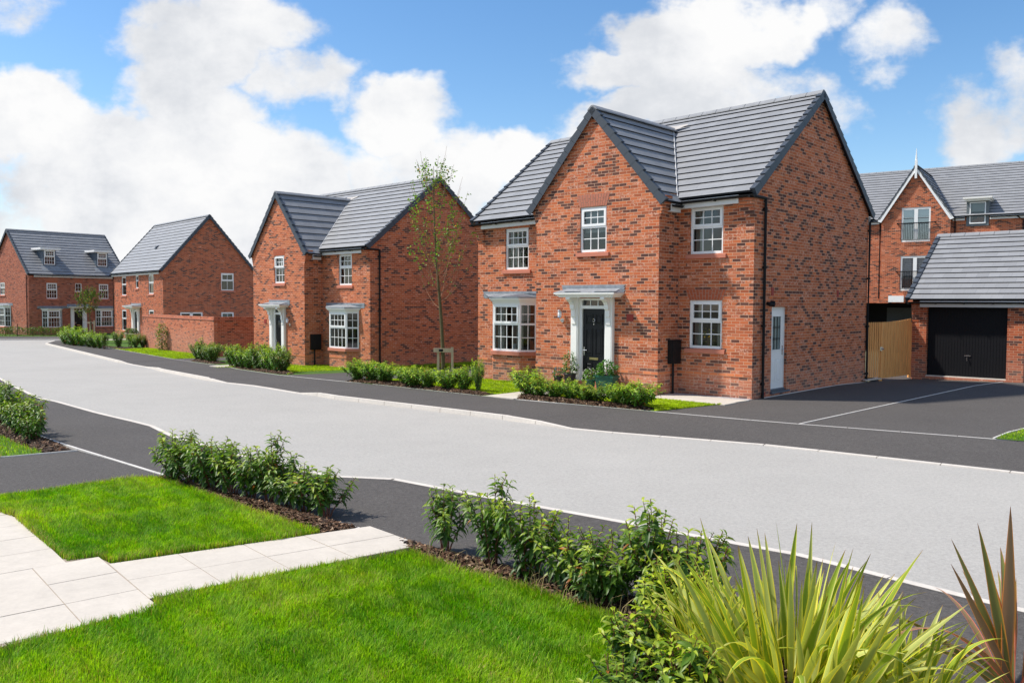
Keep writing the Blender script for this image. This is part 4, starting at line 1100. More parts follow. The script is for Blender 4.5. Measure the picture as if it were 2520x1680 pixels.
kerbline('edging_strip', [(x, y, -.036) for x, y in NB[1:]], -1, .06, -.12, M['edge'])
kerbline('edging_strip', [(x, y, .012) for x, y in BK], 1, .05, -.1, M['edge'])
# far pavement in front of the dormer house
ribbon('footpath', [Vector(p) for p in ((-75, 57.5, 0), (-45, 61.7, 0), (-37.79, 62.92, 0), (-33.26, 63.71, 0), (-22, 66, 0), (-10, 69, 0))], [Vector(p) for p in ((-75, 60.5, .01), (-46, 65.7, .01), (-38.3, 66.9, .01), (-34, 67.5, .01), (-22.5, 69, .01), (-10.5, 71.5, .01))], M['foot'])
kerbline('kerb', [(-75, 57.4, .012), (-45, 61.6, .012), (-37.79, 62.82, .012), (-33.26, 63.61, .012), (-22, 65.9, .012), (-10, 68.9, .012)], 1, .14, RZ - .05, M['kerb'], seg=.9)

c1, s1_ = math.cos(TH1), math.sin(TH1)
def h1(x, y): return (5.736 + x * s1_ + y * c1, 20.329 - x * c1 + y * s1_)
def hx(o, th, x, y): return (o[0] + x * math.sin(th) + y * math.cos(th), o[1] - x * math.cos(th) + y * math.sin(th))
O2, T2 = (-5.494, 33.049), .792
O3, T3 = (-24.047, 58.862), .716
# driveways
drv = [(3.02, 17.97), (4.78, 19.33), h1(0.02, 0)[:2], h1(.02, 9), (12.9, 34), (24, 34), (36, 20), (24, 3.2), (14, 10.4), (8.26, 14.47), (5.05, 16.45)]
sheet('driveway', drv, .006, M['foot'])
kerbline('edging_strip', [(5.53, 16.21, .014), (15.84, 26.81, .014)], 1, .05, -.1, M['edge'])
kerbline('edging_strip', [h1(.03, .5) + (.02,), h1(.03, 7.3) + (.02,)], -1, .05, -.1, M['edge'])
B1 = Vector((c1, s1_))
d2a, d2b = Vector((-7.75, 28.33)), Vector((-4.62, 24.4))
sheet('driveway', [tuple(d2a), tuple(d2b), tuple(d2b + B1 * 3), tuple(d2b + B1 * 14), tuple(d2a + B1 * 14)], .008, M['foot'])
# front gardens (turf bases)
sheet('lawn', [(-4.62, 24.4), (-.59, 20.71), (3.02, 17.97), (4.78, 19.33), h1(0, 0), h1(-9.2, 0), h1(-9.2, 9), tuple(d2b + B1 * 13)], .01, M['turf'])
sheet('lawn', [(-14.09, 37.33), (-11.64, 34.5), (-7.75, 28.33), tuple(d2a + B1 * 13), hx(O2, T2, 0, 7), hx(O2, T2, -9, 3), (-16, 41)], .01, M['turf'])
sheet('lawn', [(-23.68, 49.94), (-15.61, 39.19), (-14.5, 41.5), (-21.9, 50.6), hx(O3, T3, -5, 0), hx(O3, T3, -12, 0), (-31.5, 60.2)], .01, M['turf'])
sheet('lawn', [(8.26, 14.47), (8.64, 14.93), (9.4, 15.56), (12, 17.7), (17.5, 14.2), (24, 3.2), (14, 10.4)], .018, M['turf'])
sheet('lawn', [(-46, 65.8), (-34, 67.5), (-24, 68.9), hx((-39.415, 69.655), .89 + math.pi / 2, 8, 0), hx((-39.415, 69.655), .89 + math.pi / 2, 0, 0), (-46, 74)], .01, M['turf'])
kerbline('edging_strip', [(8.26, 14.47, .03), (8.64, 14.93, .03), (9.4, 15.56, .03), (12, 17.7, .03)], 1, .05, -.1, M['edge'])
sheet('driveway', [(-15.61, 39.19), (-14.09, 37.33), tuple(Vector((-14.09, 37.33)) + B1 * 3.5), tuple(Vector((-15.2, 39.4)) + B1 * 1.6)], .012, M['foot'])

# flagged paths
def slabs(name, quads, z, gap=.004, th=.04, label=None):
    mb = MB()
    for q in quads:
        c = Vector((sum(p[0] for p in q) / 4, sum(p[1] for p in q) / 4))
        r = []
        for p in q:
            d = Vector(p) - c; r.append(c + d * (1 - gap * 1.4 / max(.1, d.length)))
        zz = z + RNG.uniform(-.0015, .0015); g0 = GZ(c.y)
        mb.hexa([(p.x, p.y, zz - th + g0) for p in r] + [(p.x, p.y, zz + g0) for p in r])
    o = mb.build(name, M['slab'])
    return tag(o, kind='structure')
def grid(o, e1, e2, n1, n2):
    o, e1, e2 = Vector(o), Vector(e1), Vector(e2)
    return [[tuple(o + e1 * i + e2 * j), tuple(o + e1 * (i + 1) + e2 * j), tuple(o + e1 * (i + 1) + e2 * (j + 1)), tuple(o + e1 * i + e2 * (j + 1))] for i in range(n1) for j in range(n2)]
x_ = Vector((s1_, -c1))
q = []
for i in range(9): q += [[h1(-5.0 + i * .6 if i else -5.05, -2.2), h1(-4.4 + i * .6 if i < 8 else .03, -2.2), h1(-4.4 + i * .6 if i < 8 else .03, -1.6), h1(-5.0 + i * .6 if i else -5.05, -1.6)]]
q = [[h1(x, y), h1(x + .6, y), h1(x + .6, y + .6), h1(x, y + .6)] for x in (-5.05, -4.45, -3.85, -3.25, -2.65) for y in (-2.13, -1.53)]
q += [[h1(x, y), h1(x + .6, y), h1(x + .6, y + .6), h1(x, y + .6)] for x in (-2.05, -1.45, -.85) for y in (-1.53, -.93)]
q += [[h1(-.25, y), h1(.12 if y < -1.2 else .05, y), h1(.1, y + .6), h1(-.25, y + .6)] for y in (-1.53, -.93)]
q += [[h1(x, y), h1(x + .475, y), h1(x + .475, y + .46), h1(x, y + .46)] for x in (-5.04, -4.565) for y in (-2.59, -3.05, -3.51, -3.97)]
slabs('path', q, .024)
sheet('gravel_strip', [h1(-2.0, -.93), h1(.08, -.93) if False else h1(.05, -.93), h1(.05, -.005), h1(-2.05, -.005)], .016, M['gravel'])
q = [[hx(O2, T2, -5.9 + i * .5, y), hx(O2, T2, -5.4 + i * .5, y), hx(O2, T2, -5.4 + i * .5, y + .6), hx(O2, T2, -5.9 + i * .5, y + .6)] for i in range(2) for y in (-1.5, -2.1, -2.7, -3.3, -3.7)]
slabs('path', q, .02)
q = [[hx(O3, T3, -6.3 + i * .6, y), hx(O3, T3, -5.7 + i * .6, y), hx(O3, T3, -5.7 + i * .6, y + .6), hx(O3, T3, -6.3 + i * .6, y + .6)] for i in range(2) for y in (-.7, -1.3, -1.9, -2.5, -3.1, -3.7, -4.3)]
slabs('path', q, .02)
# near flagged path
U0, U1, L0, L1 = Vector((-3.58, 7.49)), Vector((-1.47, 8.80)), Vector((-2.84, 6.60)), Vector((-.86, 8.13))
near = []
ts = [0, .235, .475, .715, 1.0]
for i in range(4):
    for j in range(2):
        def pt(a, b): return tuple((U0.lerp(U1, ts[i + a])).lerp(L0.lerp(L1, ts[i + a]), (j + b) / 2))
        near.append([pt(0, 0), pt(1, 0), pt(1, 1), pt(0, 1)])
e1 = Vector((.415, .345)); e2 = Vector((.37, -.437))
P0 = Vector((-4.18, 7.35))
near += [[tuple(P0 + e2 * j), tuple(P0 + e1 + e2 * j), tuple(P0 + e1 + e2 * (j + 1)), tuple(P0 + e2 * (j + 1))] for j in range(3)]
for i in range(1, 6):
    for j in range(-6, 3):
        b = P0 - e1 * i + e2 * j + (e1 * .5 if j < 0 else Vector((0, 0)))
        near.append([tuple(b), tuple(b + e1), tuple(b + e1 + e2), tuple(b + e2)])
slabs('path', near, -.026)
sheet('path_bed', [(-7.6, 8.6), (-5.62, 9.22), (-4.41, 8.02), (-4.1, 7.62), (-3.76, 7.68), (-3.56, 7.50), (-1.48, 8.79), (-.86, 8.12), (-2.84, 6.6), (-2.70, 6.46), (-3.07, 6.04), (-3.9, 5.2), (-6.5, 5.6)], -.03, M['joint'])

# near lawns, beds, drive
sheet('driveway', [(-24, 24.0), (-13.2, 18.5), (-6.79, 13.3), (-4.62, 11.4), (-4.73, 11.17), (-4.97, 11.1), (-6.11, 10.1), (-9, 7.4), (-14, 11.5)], -.046, M['foot'])
LAWN2 = [(-6.11, 10.1), (-4.97, 11.1), (-4.73, 11.17), (-4.3, 10.86), (-3.49, 10.06), (-2.77, 9.28), (-1.93, 8.56), (-2.28, 8.27), (-3.15, 7.80), (-3.55, 7.52), (-3.78, 7.70), (-3.99, 7.57), (-4.41, 8.02), (-5.4, 9.14), (-5.6, 9.28), (-6.4, 9.7)]
LAWN3 = [(-.93, 7.86), (-.41, 7.28), (.17, 6.86), (.47, 6.51), (.8, 6.25), (.78, 5.5), (.45, 4.6), (-.5, 4.0), (-3.2, 4.0), (-3.5, 5.5), (-3.07, 6.02), (-2.69, 6.42), (-2.80, 6.56), (-2.34, 6.92), (-1.65, 7.45), (-1.32, 7.62)]
LAWN1 = [(-13.5, 12.6), (-7.9, 12.5), (-7.17, 13.02), (-8.1, 13.9), (-9.7, 15.6), (-14.5, 19.5), (-18, 18)]
sheet('lawn', LAWN2, -.04, M['turf']); sheet('lawn', LAWN3, -.04, M['turf']); sheet('lawn', LAWN1, -.04, M['turf'])
kerbline('edging_strip', [(-13.4, 12.55, -.03), (-7.9, 12.46, -.03), (-6.79, 13.27, -.03)], 1, .04, -.12, M['edge'])

def bed(name, poly, z, hgt, seed):
    """mounded soil bed"""
    rng = np.random.default_rng(seed)
    bm = bmesh.new(); vs = [bm.verts.new((x, y, z)) for x, y in poly]
    f = bm.faces.new(vs); bmesh.ops.triangulate(bm, faces=[f])
    bmesh.ops.subdivide_edges(bm, edges=bm.edges[:], cuts=7, use_grid_fill=True)
    bmesh.ops.triangulate(bm, faces=bm.faces[:])
    P2_ = [Vector(p) for p in poly]
    for v in bm.verts:
        d = min(dseg(v.co.to_2d(), P2_[i], P2_[(i + 1) % len(P2_)]) for i in range(len(P2_)))
        v.co.z += min(1, d / .22) * hgt + rng.uniform(-.012, .012) * min(1, d / .1) + GZ(v.co.y)
    bmesh.ops.recalc_face_normals(bm, faces=bm.faces)
    me = bpy.data.meshes.new(name); bm.to_mesh(me); bm.free()
    me.materials.append(M['soil']); o = bpy.data.objects.new(name, me); link(o); tag(o, kind='structure'); return o
def dseg(p, a, b):
    ab = b - a; t = max(0, min(1, (p - a).dot(ab) / max(1e-9, ab.dot(ab)))); return (p - a - ab * t).length

def inside(px, py, poly):
    c = np.zeros(len(px), bool); n = len(poly); j = n - 1
    for i in range(n):
        xi, yi = poly[i][:2]; xj, yj = poly[j][:2]
        k = ((yi > py) != (yj > py)) & (px < (xj - xi) * (py - yi) / (yj - yi + 1e-12) + xi)
        c ^= k; j = i
    return c
def scatter(poly, n, rng):
    p = np.array([q[:2] for q in poly]); a, b = p.min(0), p.max(0); out = np.zeros((0, 2))
    while len(out) < n:
        c = rng.uniform(a, b, (n * 2, 2)); out = np.vstack([out, c[inside(c[:, 0], c[:, 1], poly)]])
    return out[:n]
GZv = lambda y: np.interp(y, [24, 33, 60], [0, -.33, -.55])

def edgedist(p, poly):
    d = np.full(len(p), 1e9); n = len(poly)
    for i in range(n):
        a = np.array(poly[i][:2]); b = np.array(poly[(i + 1) % n][:2]); ab = b - a
        t = np.clip(((p - a) @ ab) / (ab @ ab), 0, 1); d = np.minimum(d, np.linalg.norm(p - a - t[:, None] * ab, axis=1))
    return d

def chips(name, poly, z, hgt, n, seed, label=None):
    rng = np.random.default_rng(seed); p = scatter(poly, n, rng)
    d = edgedist(p, poly)
    zz = z + np.minimum(1, d / .22) * hgt + .012 + GZv(p[:, 1])
    ln = rng.uniform(.012, .042, n); wd = ln * rng.uniform(.2, .5, n); az = rng.uniform(0, 2 * np.pi, n); tl = rng.uniform(-.6, .6, n)
    ux = np.stack([np.cos(az) * np.cos(tl), np.sin(az) * np.cos(tl), np.sin(tl)], 1); vx = np.stack([-np.sin(az), np.cos(az), rng.uniform(-.5, .5, n)], 1)
    c = np.column_stack([p, zz]); nn = np.cross(ux, vx) * .004
    a, b = ux * ln[:, None], vx * wd[:, None]
    co = np.stack([c - a - b, c + a - b * .6, c + a + b, c - a * .8 + b, c + nn + 0 * a], 1).reshape(-1, 3)
    base = (np.arange(n) * 5)[:, None]
    fc = (base + np.array([0, 1, 4, 1, 2, 4, 2, 3, 4, 3, 0, 4])).reshape(-1)
    st = np.arange(n * 4) * 3
    v = rng.uniform(.4, 1.5, n); pal = np.array([[.07, .035, .02], [.13, .07, .04], [.22, .14, .085], [.03, .02, .016], [.30, .21, .14]])
    cc = pal[rng.choice(5, n, p=[.33, .3, .14, .17, .06])] * v[:, None]
    col = np.column_stack([np.repeat(cc, 5, 0), np.ones(n * 5)])
    o = np_obj(name, co, fc, st, np.full(n * 4, 3), M['bark_chip'], None, col, False)
    return tag(o, label, 'bark mulch', None, 'stuff')

def grass(name, poly, n, z, hmin, hmax, wd, seed, label, edge_long=True, yel=0.):
    rng = np.random.default_rng(seed); p = scatter(poly, n, rng)
    px, py = p[:, 0], p[:, 1]
    nz = (np.sin(px * 2.1 + 1.3 * np.sin(py * 1.7)) + np.sin(py * 2.9 + 1.1 * np.sin(px * 2.3)) + .6 * np.sin(px * 7.3 + py * 5.1) + .5 * np.sin(px * 13 - py * 11)) / 3.1
    h = rng.uniform(hmin, hmax, n) * (1 + .22 * nz)
    ed = edgedist(p, poly)
    if edge_long: h = h * (1 + .5 * np.exp(-ed / .05) * rng.uniform(0, 1, n))
    fld = 2.2 * np.sin(px * 3.1 + 1.7 * np.sin(py * 2.3)) + 2.2 * np.sin(py * 3.7 + 1.3 * np.sin(px * 2.9 + 1)) + 1.2 * np.sin(px * 17 + py * 13)
    az = fld + rng.normal(0, 1.1, n); lean = np.abs(rng.normal(.42, .28, n)) * h
    dx, dy = np.cos(az), np.sin(az); sx, sy = -dy * wd, dx * wd
    w = rng.uniform(.7, 1.3, n); sx *= w; sy *= w
    zz = z + GZv(py)
    co = np.empty((n, 5, 3))
    co[:, 0] = np.column_stack([px - sx, py - sy, zz]); co[:, 1] = np.column_stack([px + sx, py + sy, zz])
    mx, my, mz = px + dx * lean * .35, py + dy * lean * .35, zz + h * .6
    co[:, 2] = np.column_stack([mx + sx * .8, my + sy * .8, mz]); co[:, 3] = np.column_stack([mx - sx * .8, my - sy * .8, mz])
    co[:, 4] = np.column_stack([px + dx * lean, py + dy * lean, zz + h * np.sqrt(np.maximum(.1, 1 - (lean / h) ** 2 * .5))])
    b = (np.arange(n) * 5)[:, None]
    fc = (b + np.array([0, 1, 2, 3, 3, 2, 4])).reshape(-1)
    st = np.column_stack([np.arange(n) * 7, np.arange(n) * 7 + 4]).reshape(-1); tt = np.tile([4, 3], n)
    t = np.clip(.42 + .55 * nz + rng.normal(0, .28, n), 0, 1)[:, None]
    cc = np.array([.11, .295, .006]) * (1 - t) + np.array([.40, .55, .02]) * t
    dry = rng.random(n) < (.025 + .10 * (nz > .30) + .45 * np.exp(-ed / .05)); cc[dry] = np.array([.46, .36, .11]) * rng.uniform(.6, 1.2, (dry.sum(), 1))
    cc = cc * (1 - yel) + np.array([.50, .58, .012]) * yel
    cc *= rng.uniform(.5, 1.45, (n, 1))
    col = np.ones((n, 5, 4)); col[:, :, :3] = cc[:, None, :]
    col[:, 4, :3] *= 1.25
    o = np_obj(name, co.reshape(-1, 3), fc, st, tt, M['blade'], None, col.reshape(-1, 4))
    return tag(o, label, 'grass', None, 'stuff')

# ------------------------------------------------------------------ plants
def leaf_mesh(name, P, D, Nn, Ln, Wd, droop, fold, colr, mat, parent):
    """many leaves as one foliage mesh: base P, direction D, face normal Nn"""
    n = len(P)
    D = D / np.linalg.norm(D, axis=1, keepdims=True)
    S = np.cross(D, Nn); S /= np.maximum(1e-6, np.linalg.norm(S, axis=1, keepdims=True)); Nn = np.cross(S, D)
    L_ = Ln[:, None]; W_ = Wd[:, None]; dr = (droop * Ln)[:, None]
    down = np.array([0, 0, -1.]) * .6 - Nn * .4
    C = lambda t: P + D * L_ * t + down * dr * t * t
    co = np.empty((n, 8, 3)); fo = fold[:, None] * W_
    co[:, 0] = C(0.); co[:, 7] = C(1.)
    for k, (t, w) in ((1, (.34, .92)), (4, (.7, .8))):
        c = C(t); co[:, k] = c - S * W_ * w + Nn * fo; co[:, k + 1] = c; co[:, k + 2] = c + S * W_ * w + Nn * fo
    b = (np.arange(n) * 8)[:, None]
    fc = (b + np.array([0, 2, 1, 0, 3, 2, 1, 2, 5, 4, 2, 3, 6, 5, 4, 5, 7, 5, 6, 7])).reshape(-1)
    st = (np.arange(n)[:, None] * 20 + np.array([0, 3, 6, 10, 14, 17])).reshape(-1); tt = np.tile([3, 3, 4, 4, 3, 3], n)
    col = np.ones((n, 8, 4)); col[:, :, :3] = colr[:, None, :]
    return np_obj(name, co.reshape(-1, 3), fc, st, tt, mat, parent, col.reshape(-1, 4))

OLD, MID, TIP = np.array([.034, .085, .016]), np.array([.10, .215, .022]), np.array([.40, .50, .03])
def make_shrub(seed, h, r, nmain, leaf=.075, spacing=.018, bare=.22, tip=.5, nsub=3, label='', cat='shrub', group=None, lift=1.):
    rng = np.random.default_rng(seed); root = thing('laurel_shrub', label, cat, group=group)
    sm = MB(); P, D, Nn, Ln, Wd, Dr, Cc = [], [], [], [], [], [], []
    shoots = []
    for i in range(nmain):
        az = 2 * math.pi * (i + rng.uniform(-.3, .3)) / nmain; rho = math.sqrt(rng.uniform(.02, 1)) if i else .05
        end = np.array([math.cos(az) * r * rho, math.sin(az) * r * rho, h * (rng.uniform(.78, 1.03) - .24 * rho)])
        b = np.array([math.cos(az) * .035, math.sin(az) * .035, -.03])
        pts = [b + (end - b) * np.array([t ** 1.25, t ** 1.25, t]) + rng.normal(0, .006, 3) * (0 < t < 1) for t in np.linspace(0, 1, 7)]
        sm.tube(pts, list(np.linspace(.0085, .0028, 7)), 5, False); shoots.append((np.array(pts), bare))
        for k in range(nsub):
            t = rng.uniform(.2, .8); j = t * 6; a = int(j); o = pts[a] + (pts[a + 1] - pts[a]) * (j - a)
            a2 = az + rng.normal(0, 1.3); ln = rng.uniform(.25, .5) * h * (1.15 - t * .6)
            e = o + np.array([math.cos(a2) * ln * .5, math.sin(a2) * ln * .5, ln * .8]); hr = math.hypot(e[0], e[1])
            if hr > r * 1.05: e[:2] *= r * 1.05 / hr
            e[2] = min(e[2], h * 1.0)
            q = [o + (e - o) * np.array([s ** .8, s ** .8, s ** 1.15]) for s in np.linspace(0, 1, 5)]
            sm.tube(q, list(np.linspace(.005, .0022, 5)), 4, False); shoots.append((np.array(q), .12))
    for pts, b0 in shoots:
        seg = np.linalg.norm(np.diff(pts, axis=0), axis=1); tot = seg.sum(); cum = np.concatenate([[0], np.cumsum(seg)])
        m = int(tot * (1 - b0) / spacing); ph = rng.uniform(0, 6.28)
        for i in range(m):
            s = tot * b0 + (tot * (1 - b0)) * (i + .5) / m
            k = min(len(seg) - 1, int(np.searchsorted(cum, s) - 1)); u = (s - cum[k]) / seg[k]
            p = pts[k] * (1 - u) + pts[k + 1] * u; ax = (pts[k + 1] - pts[k]) / seg[k]
            a = ph + i * 2.4 + rng.normal(0, .3)
            f = 1 - (tot - s) / max(.12, tot * .6); f = min(1, max(0, f))      # 1 at the shoot tip
            out = np.array([math.cos(a), math.sin(a), 0.]); out -= ax * out.dot(ax)
            d = out + ax * (.15 + .75 * f ** 2) + rng.normal(0, .12, 3) + np.array([0, 0, .1])
            P.append(p); D.append(d); nn_ = ax + .25 * rng.normal(0, 1, 3); Nn.append(nn_)
            l = leaf * rng.uniform(.7, 1.15) * (1 - .35 * f ** 4); Ln.append(l); Wd.append(l * rng.uniform(.15, .2)); Dr.append(rng.uniform(.35, .95))
            hf = p[2] / h
            t = f ** 3 * tip * rng.uniform(.3, 1.6) * (.4 + .6 * hf)
            c = OLD + (MID - OLD) * min(1, rng.uniform(0, .9) + .6 * f); c = c + (TIP - c) * min(1, t)
            if rng.random() < .012: c = np.array([.35, .13, .02])
            Cc.append(c * rng.uniform(.75, 1.25) * np.array([lift * 1.1, lift, lift]))
    A = np.array
    sm.build('stems', M['stem'], root, smooth=True, uv=False)
    leaf_mesh('foliage', A(P), A(D), A(Nn), A(Ln), A(Wd), A(Dr), np.full(len(P), .45), A(Cc), M['leaf'], root)
    return root

def copy_tree(o, parent=None):
    c = o.copy(); link(c, parent)
    for ch in list(o.children):
        copy_tree(ch, c)
    return c
ORD = ['first', 'second', 'third', 'fourth', 'fifth', 'sixth', 'seventh', 'eighth', 'ninth', 'tenth', 'eleventh', 'twelfth']
used = set()
def place(proto, x, y, z, sc, rz, label, group):
    o = proto if proto not in used else copy_tree(proto)
    used.add(proto)
    o.location = (x, y, z + GZ(y)); o.scale = (sc[0], sc[0], sc[1]) if isinstance(sc, tuple) else (sc, sc, sc); o.rotation_euler = (0, 0, rz)
    tag(o, label, 'shrub', group); return o

S = [make_shrub(11, .66, .30, 7, .098, .0165, .28, .8), make_shrub(12, .62, .36, 9, .095, .016, .14, .8), make_shrub(13, .78, .31, 8, .10, .0165, .16, 1.0),
     make_shrub(14, .70, .36, 10, .096, .0155, .12, .9), make_shrub(15, .55, .30, 9, .105, .0165, .1, 1.8), make_shrub(16, .60, .34, 15, .065, .012, .08, .6, 4),
     make_shrub(17, .62, .38, 15, .075, .0125, .08, 1.0, 3, lift=1.45), make_shrub(18, .68, .37, 14, .078, .0125, .08, 1.1, 3, lift=1.5),
     make_shrub(19, .60, .33, 8, .098, .016, .18, 1.1), make_shrub(20, .74, .33, 9, .10, .016, .10, 1.2)]
rr = random.Random(5)
def row(pts, protos, z, label, group, first='left', jit=.0):
    n = len(pts)
    for i, (x, y, hs, rs) in enumerate(pts):
        o = place(S[protos[i % len(protos)]], x, y, z, (rs, hs), rr.uniform(0, 6.28), f'{ORD[i]} laurel shrub from left, {label}', group)
# near row along the small lawn (x, y, height factor, width factor)
row([(-4.40, 11.05, 1.0, 1.0), (-4.08, 10.85, .98, 1.1), (-3.74, 10.58, 1.05, 1.15), (-3.40, 10.30, 1.0, 1.15), (-3.10, 10.08, .98, 1.1), (-2.82, 9.88, 1.05, 1.1), (-2.55, 9.70, .98, 1.1), (-2.30, 9.48, .88, 1.1), (-2.02, 9.24, .9, 1.1)], [9, 1, 3, 0, 8, 2, 1, 8, 0], -.02, 'between the small lawn and the pavement', 'shrubs beside the small lawn')
# near row along the large lawn
row([(-.62, 7.93, 1.06, 1.0), (-.16, 7.46, 1.06, 1.0), (.14, 7.12, 1.06, 1.02), (.48, 6.86, .98, 1.02), (.78, 6.55, .95, 1.05), (1.06, 6.36, 1.12, 1.1), (1.30, 6.12, 1.05, 1.08), (1.05, 5.85, .9, 1.0), (.62, 6.62, .8, .9), (1.32, 5.72, 1.0, 1.05)], [0, 2, 9, 8, 3, 2, 9, 4, 8, 4], -.02, 'along the large foreground lawn', 'shrubs beside the large lawn')
for (x, y, hs, rs, lab) in ((.80, 5.15, .92, 1.0, 'lime tipped laurel shrub at the corner of the large lawn, nearest the striped flax'), (.98, 4.62, .95, 1.0, 'lime tipped laurel shrub at the bottom edge beside the striped flax'), (.60, 4.55, .72, .95, 'low dark laurel shrub at the bottom edge where the lawn ends')):
    place(S[4 if 'lime' in lab else 0], x, y, -.02, (rs, hs), rr.uniform(0, 6), lab, 'shrubs at the bottom edge')
row([(-10.3, 16.7, 1.25, 1.2), (-9.75, 16.1, 1.2, 1.25), (-9.1, 15.4, 1.15, 1.2), (-8.5, 14.75, 1.15, 1.2), (-7.95, 14.1, 1.1, 1.1), (-10.9, 17.4, 1.2, 1.2)][::1], [3, 1, 2, 3, 1, 0], -.02, 'in the hedge beyond the left driveway', 'shrubs beyond the left driveway')
m1 = [(-4.45, 25.05), (-4.0, 24.5), (-3.5, 24.05), (-3.02, 23.6), (-2.55, 23.1), (-2.12, 22.65), (-1.72, 22.3), (-1.28, 22.05), (-.92, 21.75)]
row([(x + rr.uniform(-.12, .12), y + rr.uniform(-.1, .1), rr.uniform(.8, 1.15) if i < 8 else 1.4, rr.uniform(1.25, 1.6) if i < 8 else .6) for i, (x, y) in enumerate(m1)], [6, 7, 6, 6, 7, 6, 7, 6, 7], .05, 'in the bed below the staked tree', 'shrubs below the staked tree')
m2 = [(0.36, 21.0), (0.68, 20.62), (1.0, 20.3), (1.33, 19.98), (1.66, 19.68), (1.98, 19.4), (2.3, 19.1), (2.6, 18.85), (2.86, 18.6)]
row([(x + rr.uniform(-.08, .08), y + rr.uniform(-.08, .08), (1.1, .9, .72, .8, .66, .72, .78, .88, .95)[i], rr.uniform(1.15, 1.5)) for i, (x, y) in enumerate(m2)], [7, 6, 6, 7, 6, 1, 7, 6, 7], .05, 'in the bed before the nearest front door', 'shrubs before the nearest front door')
h2 = [(-11.4, 34.55), (-10.95, 33.95), (-10.5, 33.35), (-10.05, 32.75), (-9.6, 32.2), (-9.15, 31.6), (-8.75, 31.05), (-8.35, 30.5), (-8.1, 30.1), (-9.9, 33.4)]
row([(x, y, rr.uniform(1.25, 1.7), rr.uniform(1.3, 1.5)) for x, y in h2], [3, 6, 5, 7, 3, 1, 6, 7, 5, 6], .05, 'in the bed before the second house', 'shrubs before the second house')
row([(-14.2, 38.5, 1.5, 1.5), (-13.75, 37.9, 1.6, 1.6), (-13.2, 37.3, 1.5, 1.5), (-12.85, 36.75, 1.35, 1.3)], [5, 1, 5, 3], .05, 'in the clump beside the garden wall corner', 'shrubs beside the garden wall')
h3 = [(-28.8, 55.0), (-28.0, 54.0), (-27.2, 53.0), (-26.5, 52.5), (-25.4, 51.2), (-24.6, 50.2), (-23.9, 49.4), (-23.3, 48.7), (-22.9, 49.6), (-22.3, 49.9), (-21.9, 49.6), (-21.6, 49.9)]
row([(x, y, rr.uniform(1.4, 2.1) if i < 4 else rr.uniform(1.2, 1.7), rr.uniform(1.6, 2.1) if i < 6 else rr.uniform(1., 1.3)) for i, (x, y) in enumerate(h3)], [6, 7, 5, 7, 6, 5, 7, 0, 3, 0, 6, 5], .05, 'in the front garden of the third house', 'shrubs before the third house')

# beds and mulch
BED2 = [(-4.66, 11.36), (-2.5, 9.56), (-1.86, 8.98), (-1.62, 8.78), (-1.9, 8.56), (-2.77, 9.26), (-3.49, 10.02), (-4.3, 10.82), (-4.72, 11.15)]
BED3 = [(-1.12, 8.38), (-.8, 8.08), (.32, 7.2), (1.27, 6.45), (1.87, 5.9), (2.45, 5.28), (3.4, 4.1), (1.5, 3.6), (.45, 4.55), (.78, 5.5), (.8, 6.22), (.47, 6.49), (.17, 6.84), (-.41, 7.26), (-.9, 7.84)]
BED1 = [(-6.95, 13.35), (-7.5, 13.98), (-9.9, 16.5), (-11.6, 18.2), (-12.3, 17.6), (-9.7, 15.6), (-8.1, 13.9), (-7.25, 13.1)]
BEDM1 = [(-4.5, 24.35), (-.75, 20.9), (-.45, 21.3), (-1.5, 22.35), (-3.0, 24.2), (-4.4, 25.6), (-4.9, 25.0)]
BEDM2 = [(.1, 20.22), (2.9, 18.12), (3.1, 18.5), (1.6, 20.1), (.5, 21.35), (.22, 21.2)]
BEDH2 = [(-11.5, 34.45), (-7.85, 28.75), (-7.4, 29.0), (-8.0, 31.0), (-10.3, 34.3), (-11.3, 35.2)]
BEDW = [(-14.05, 37.4), (-12.45, 35.6), (-12.1, 36.2), (-13.9, 39.0), (-14.6, 38.6)]
BEDH3 = [(-30.3, 57.0), (-23.6, 50.0), (-22.0, 47.9), (-21.2, 49.9), (-23.5, 50.6), (-29.5, 57.2)]
for i, (b, z, hgt, n) in enumerate(((BED2, -.045, .06, 9000), (BED3, -.045, .07, 16000), (BED1, -.045, .06, 3000), (BEDM1, .0, .06, 4500), (BEDM2, .0, .06, 4500), (BEDH2, .0, .06, 2500), (BEDW, .0, .06, 700), (BEDH3, .0, .06, 600))):
    bed('mulch_bed', b, z, hgt, 40 + i)
    chips('bark_mulch', b, z, hgt, n, 60 + i, ['bark mulch under the shrubs beside the small lawn', 'bark mulch under the shrubs of the large foreground lawn', 'bark mulch under the hedge at the left edge', 'bark mulch in the bed below the staked tree', 'bark mulch in the bed before the nearest front door', 'bark mulch before the second house', 'bark mulch beside the garden wall corner', 'bark mulch before the third house'][i])

